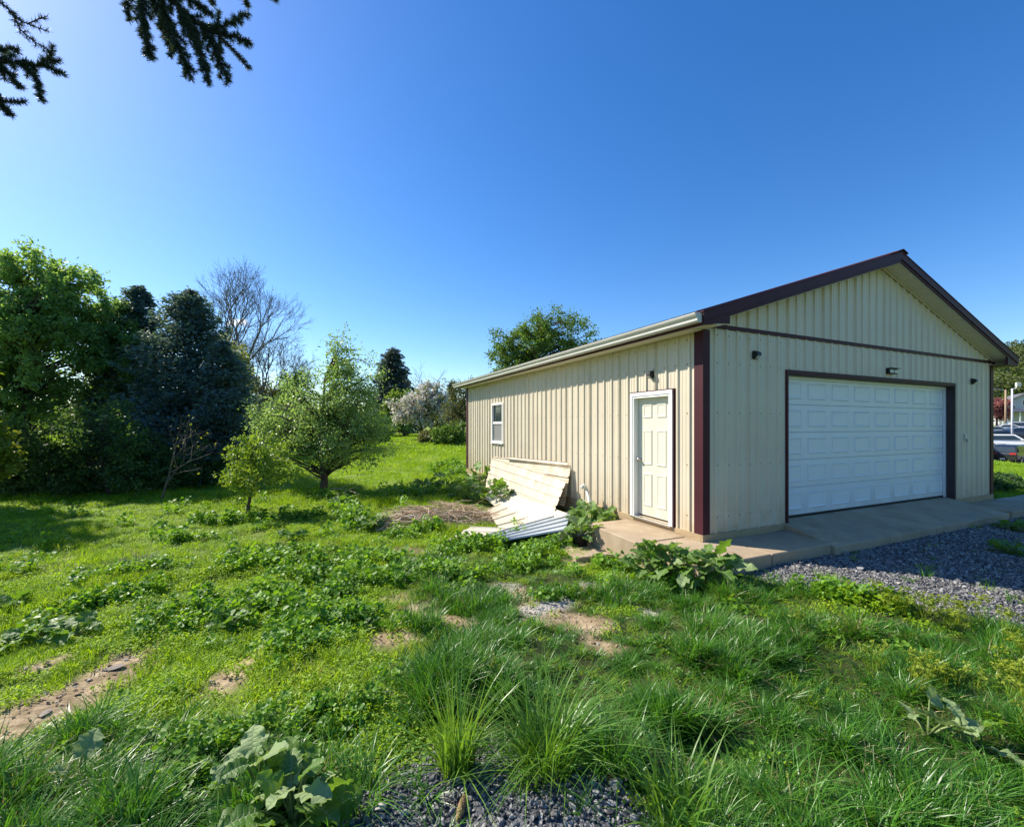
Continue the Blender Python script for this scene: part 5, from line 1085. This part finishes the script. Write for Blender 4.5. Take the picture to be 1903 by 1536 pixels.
car('dark car in the second row, left of the white lamp pole', 'sedan', 1862, 58, R(-20), 'p_dark')
car('dark blue car in the second row, right of the white lamp pole', 'sedan', 1897, 60, R(-20), 'p_blue')
car('silver car in the third row behind the dark cars', 'sedan', 1852, 65, R(-35), 'p_silver')
car('white car at the back of the car park', 'sedan', 1878, 68, R(-38), 'p_white')
car('silver car at the right edge of the picture, at the back of the car park', 'suv', 1908, 68, R(-38), 'p_silver')
M['pole_white'] = mat('white_pole', (.66, .66, .68), .4, .06, 3); M['pole_wood'] = mat('wooden_pole', (.36, .25, .15), .8, .2, 3)
g = at(1881, 53); e = empty('lamp_post', tuple(g)); tag(e, 'white lamp post with one square flood lamp in the car park', 'lamp post'); h = EYE - (722 - HY) / F * 53 - g[2]
MB().tube([(0, 0, 0), (0, 0, h)], [.11, .09], 10).build('pole', M['pole_white'], e, True); MB().tube([(0, 0, h - .05), (.3, -.1, h + .02), (.45, -.15, h + .28)], .05, 6).build('arm', M['pole_white'], e); MB().box(.15, .72, -.38, -.14, h + .22, h + .72).build('lamp_head', M['soffit'], e, bevel=.04)
g = at(1869, 75); e = empty('utility_pole', tuple(g)); tag(e, 'brown utility pole with a street lamp arm to the left', 'lamp post'); h = EYE - (724 - HY) / F * 75 - g[2]
MB().tube([(0, 0, 0), (0, 0, h)], [.16, .13], 8).build('pole', M['pole_wood'], e, True); MB().tube([(0, 0, h - .2), (-.8, .5, h + .2), (-1.5, 1.0, h + .25)], .06, 6).build('arm', M['rim'], e); MB().tube([(-1.3, .85, h + .22), (-1.7, 1.15, h + .25), (-2.0, 1.35, h + .2)], [.1, .2, .08], 8).build('lamp_head', M['lens'], e)
# house on the far side
M['house_wall'] = mat('pale_house_siding', (.48, .47, .46), .8, .06, 1); M['shingle'] = mat('grey_shingle', (.13, .13, .145), .9, .25, 6); M['dark_roof'] = mat('dark_porch_roof', (.05, .06, .09), .8, .2, 3)
g = at(1893, 100); e = empty('house', tuple(g), R(-35)); tag(e, 'pale two-storey house with a grey gable and dark porch roof', 'house')
MB().box(-4, 4, -4, 4, -1, 4.4).prism([(-4, 4.4), (4, 4.4), (0, 6.8)], 'y', -4, 4).build('wall', M['house_wall'], e)
rf = MB().prism([(-4.4, 4.15), (0, 6.8), (4.4, 4.15), (4.4, 4.4), (0, 7.06), (-4.4, 4.4)], 'y', -4.4, 4.4).build('roof', M['shingle'], e); MB().box(1.5, 2.2, 1, 1.7, 5.4, 7.6).build('chimney', M['stone'], rf)
for x, z in ((-2.3, 1.0), (2.3, 1.0), (0, 4.3), (-2.0, 3.2)):
    w = MB().box(x - .55, x + .55, -4.06, -4.001, z, z + 1.2).build('window', M['white'], e); MB().box(x - .45, x + .45, -4.09, -4.061, z + .1, z + 1.1).build('pane', M['glass'], w)
for y in (-2, 1.5):
    w = MB().box(-4.06, -4.001, y - .5, y + .5, 1.2, 2.5).build('window', M['white'], e); MB().box(-4.09, -4.061, y - .4, y + .4, 1.3, 2.4).build('pane', M['glass'], w)
MB().prism([(-4.001, 3.3), (-6.2, 2.7), (-6.2, 2.85), (-4.001, 3.5)], 'x', -4.2, 4.2).build('porch_roof', M['dark_roof'], e)
for x in (-3.9, -1.3, 1.3, 3.9): MB().box(x - .09, x + .09, -6.0, -5.82, -1, 2.72).build('porch_post', M['white'], e)
g = at(1800, 128); e = empty('house', tuple(g), R(-30)); tag(e, 'low white building half hidden behind the red-leaved tree', 'house'); MB().box(-4, 9, -3, 3, -1, 2.6).build('wall', M['house_wall'], e); MB().prism([(-3.4, 2.5), (0, 4.3), (3.4, 2.5)], 'x', -4.3, 9.3).build('roof', M['shingle'], e)
leafy_tree('red_tree', 'red-leaved tree in front of the pale house', 'tree', at(1852, 88), [(1852, 755, 18, 16), (1840, 760, 16, 14), (1862, 768, 10, 12)], 88, 70, 6, 10, .42, 'leaf_red', tr=.2, seed=60, crad=.9)

# one small cloud low over the trees
bm = bmesh.new(); r = np.random.default_rng(4)
for k in range(9):
    m4 = Matrix.Translation((r.uniform(-60, 60), r.uniform(-20, 20), r.uniform(-6, 10))) @ Matrix.Diagonal((r.uniform(25, 45), 20, r.uniform(9, 16), 1)); bmesh.ops.create_icosphere(bm, subdivisions=3, radius=1, matrix=m4)
me = bpy.data.meshes.new('cloud'); bm.to_mesh(me); bm.free()
m, nt, p, N, L = new_mat('cloud_vapour'); N.remove(p); pv = N.new('ShaderNodeVolumePrincipled'); pv.inputs['Color'].default_value = (1, 1, 1, 1); pv.inputs['Density'].default_value = .04; pv.inputs['Anisotropy'].default_value = .6
L.new(pv.outputs[0], N['Material Output'].inputs['Volume']); SC.cycles.volume_bounces = 2
o = link('cloud', me, m); o.location = tuple(W(436, 600, 3200)); o.scale = (1.15, 1.15, 1.5); o['kind'] = 'structure'
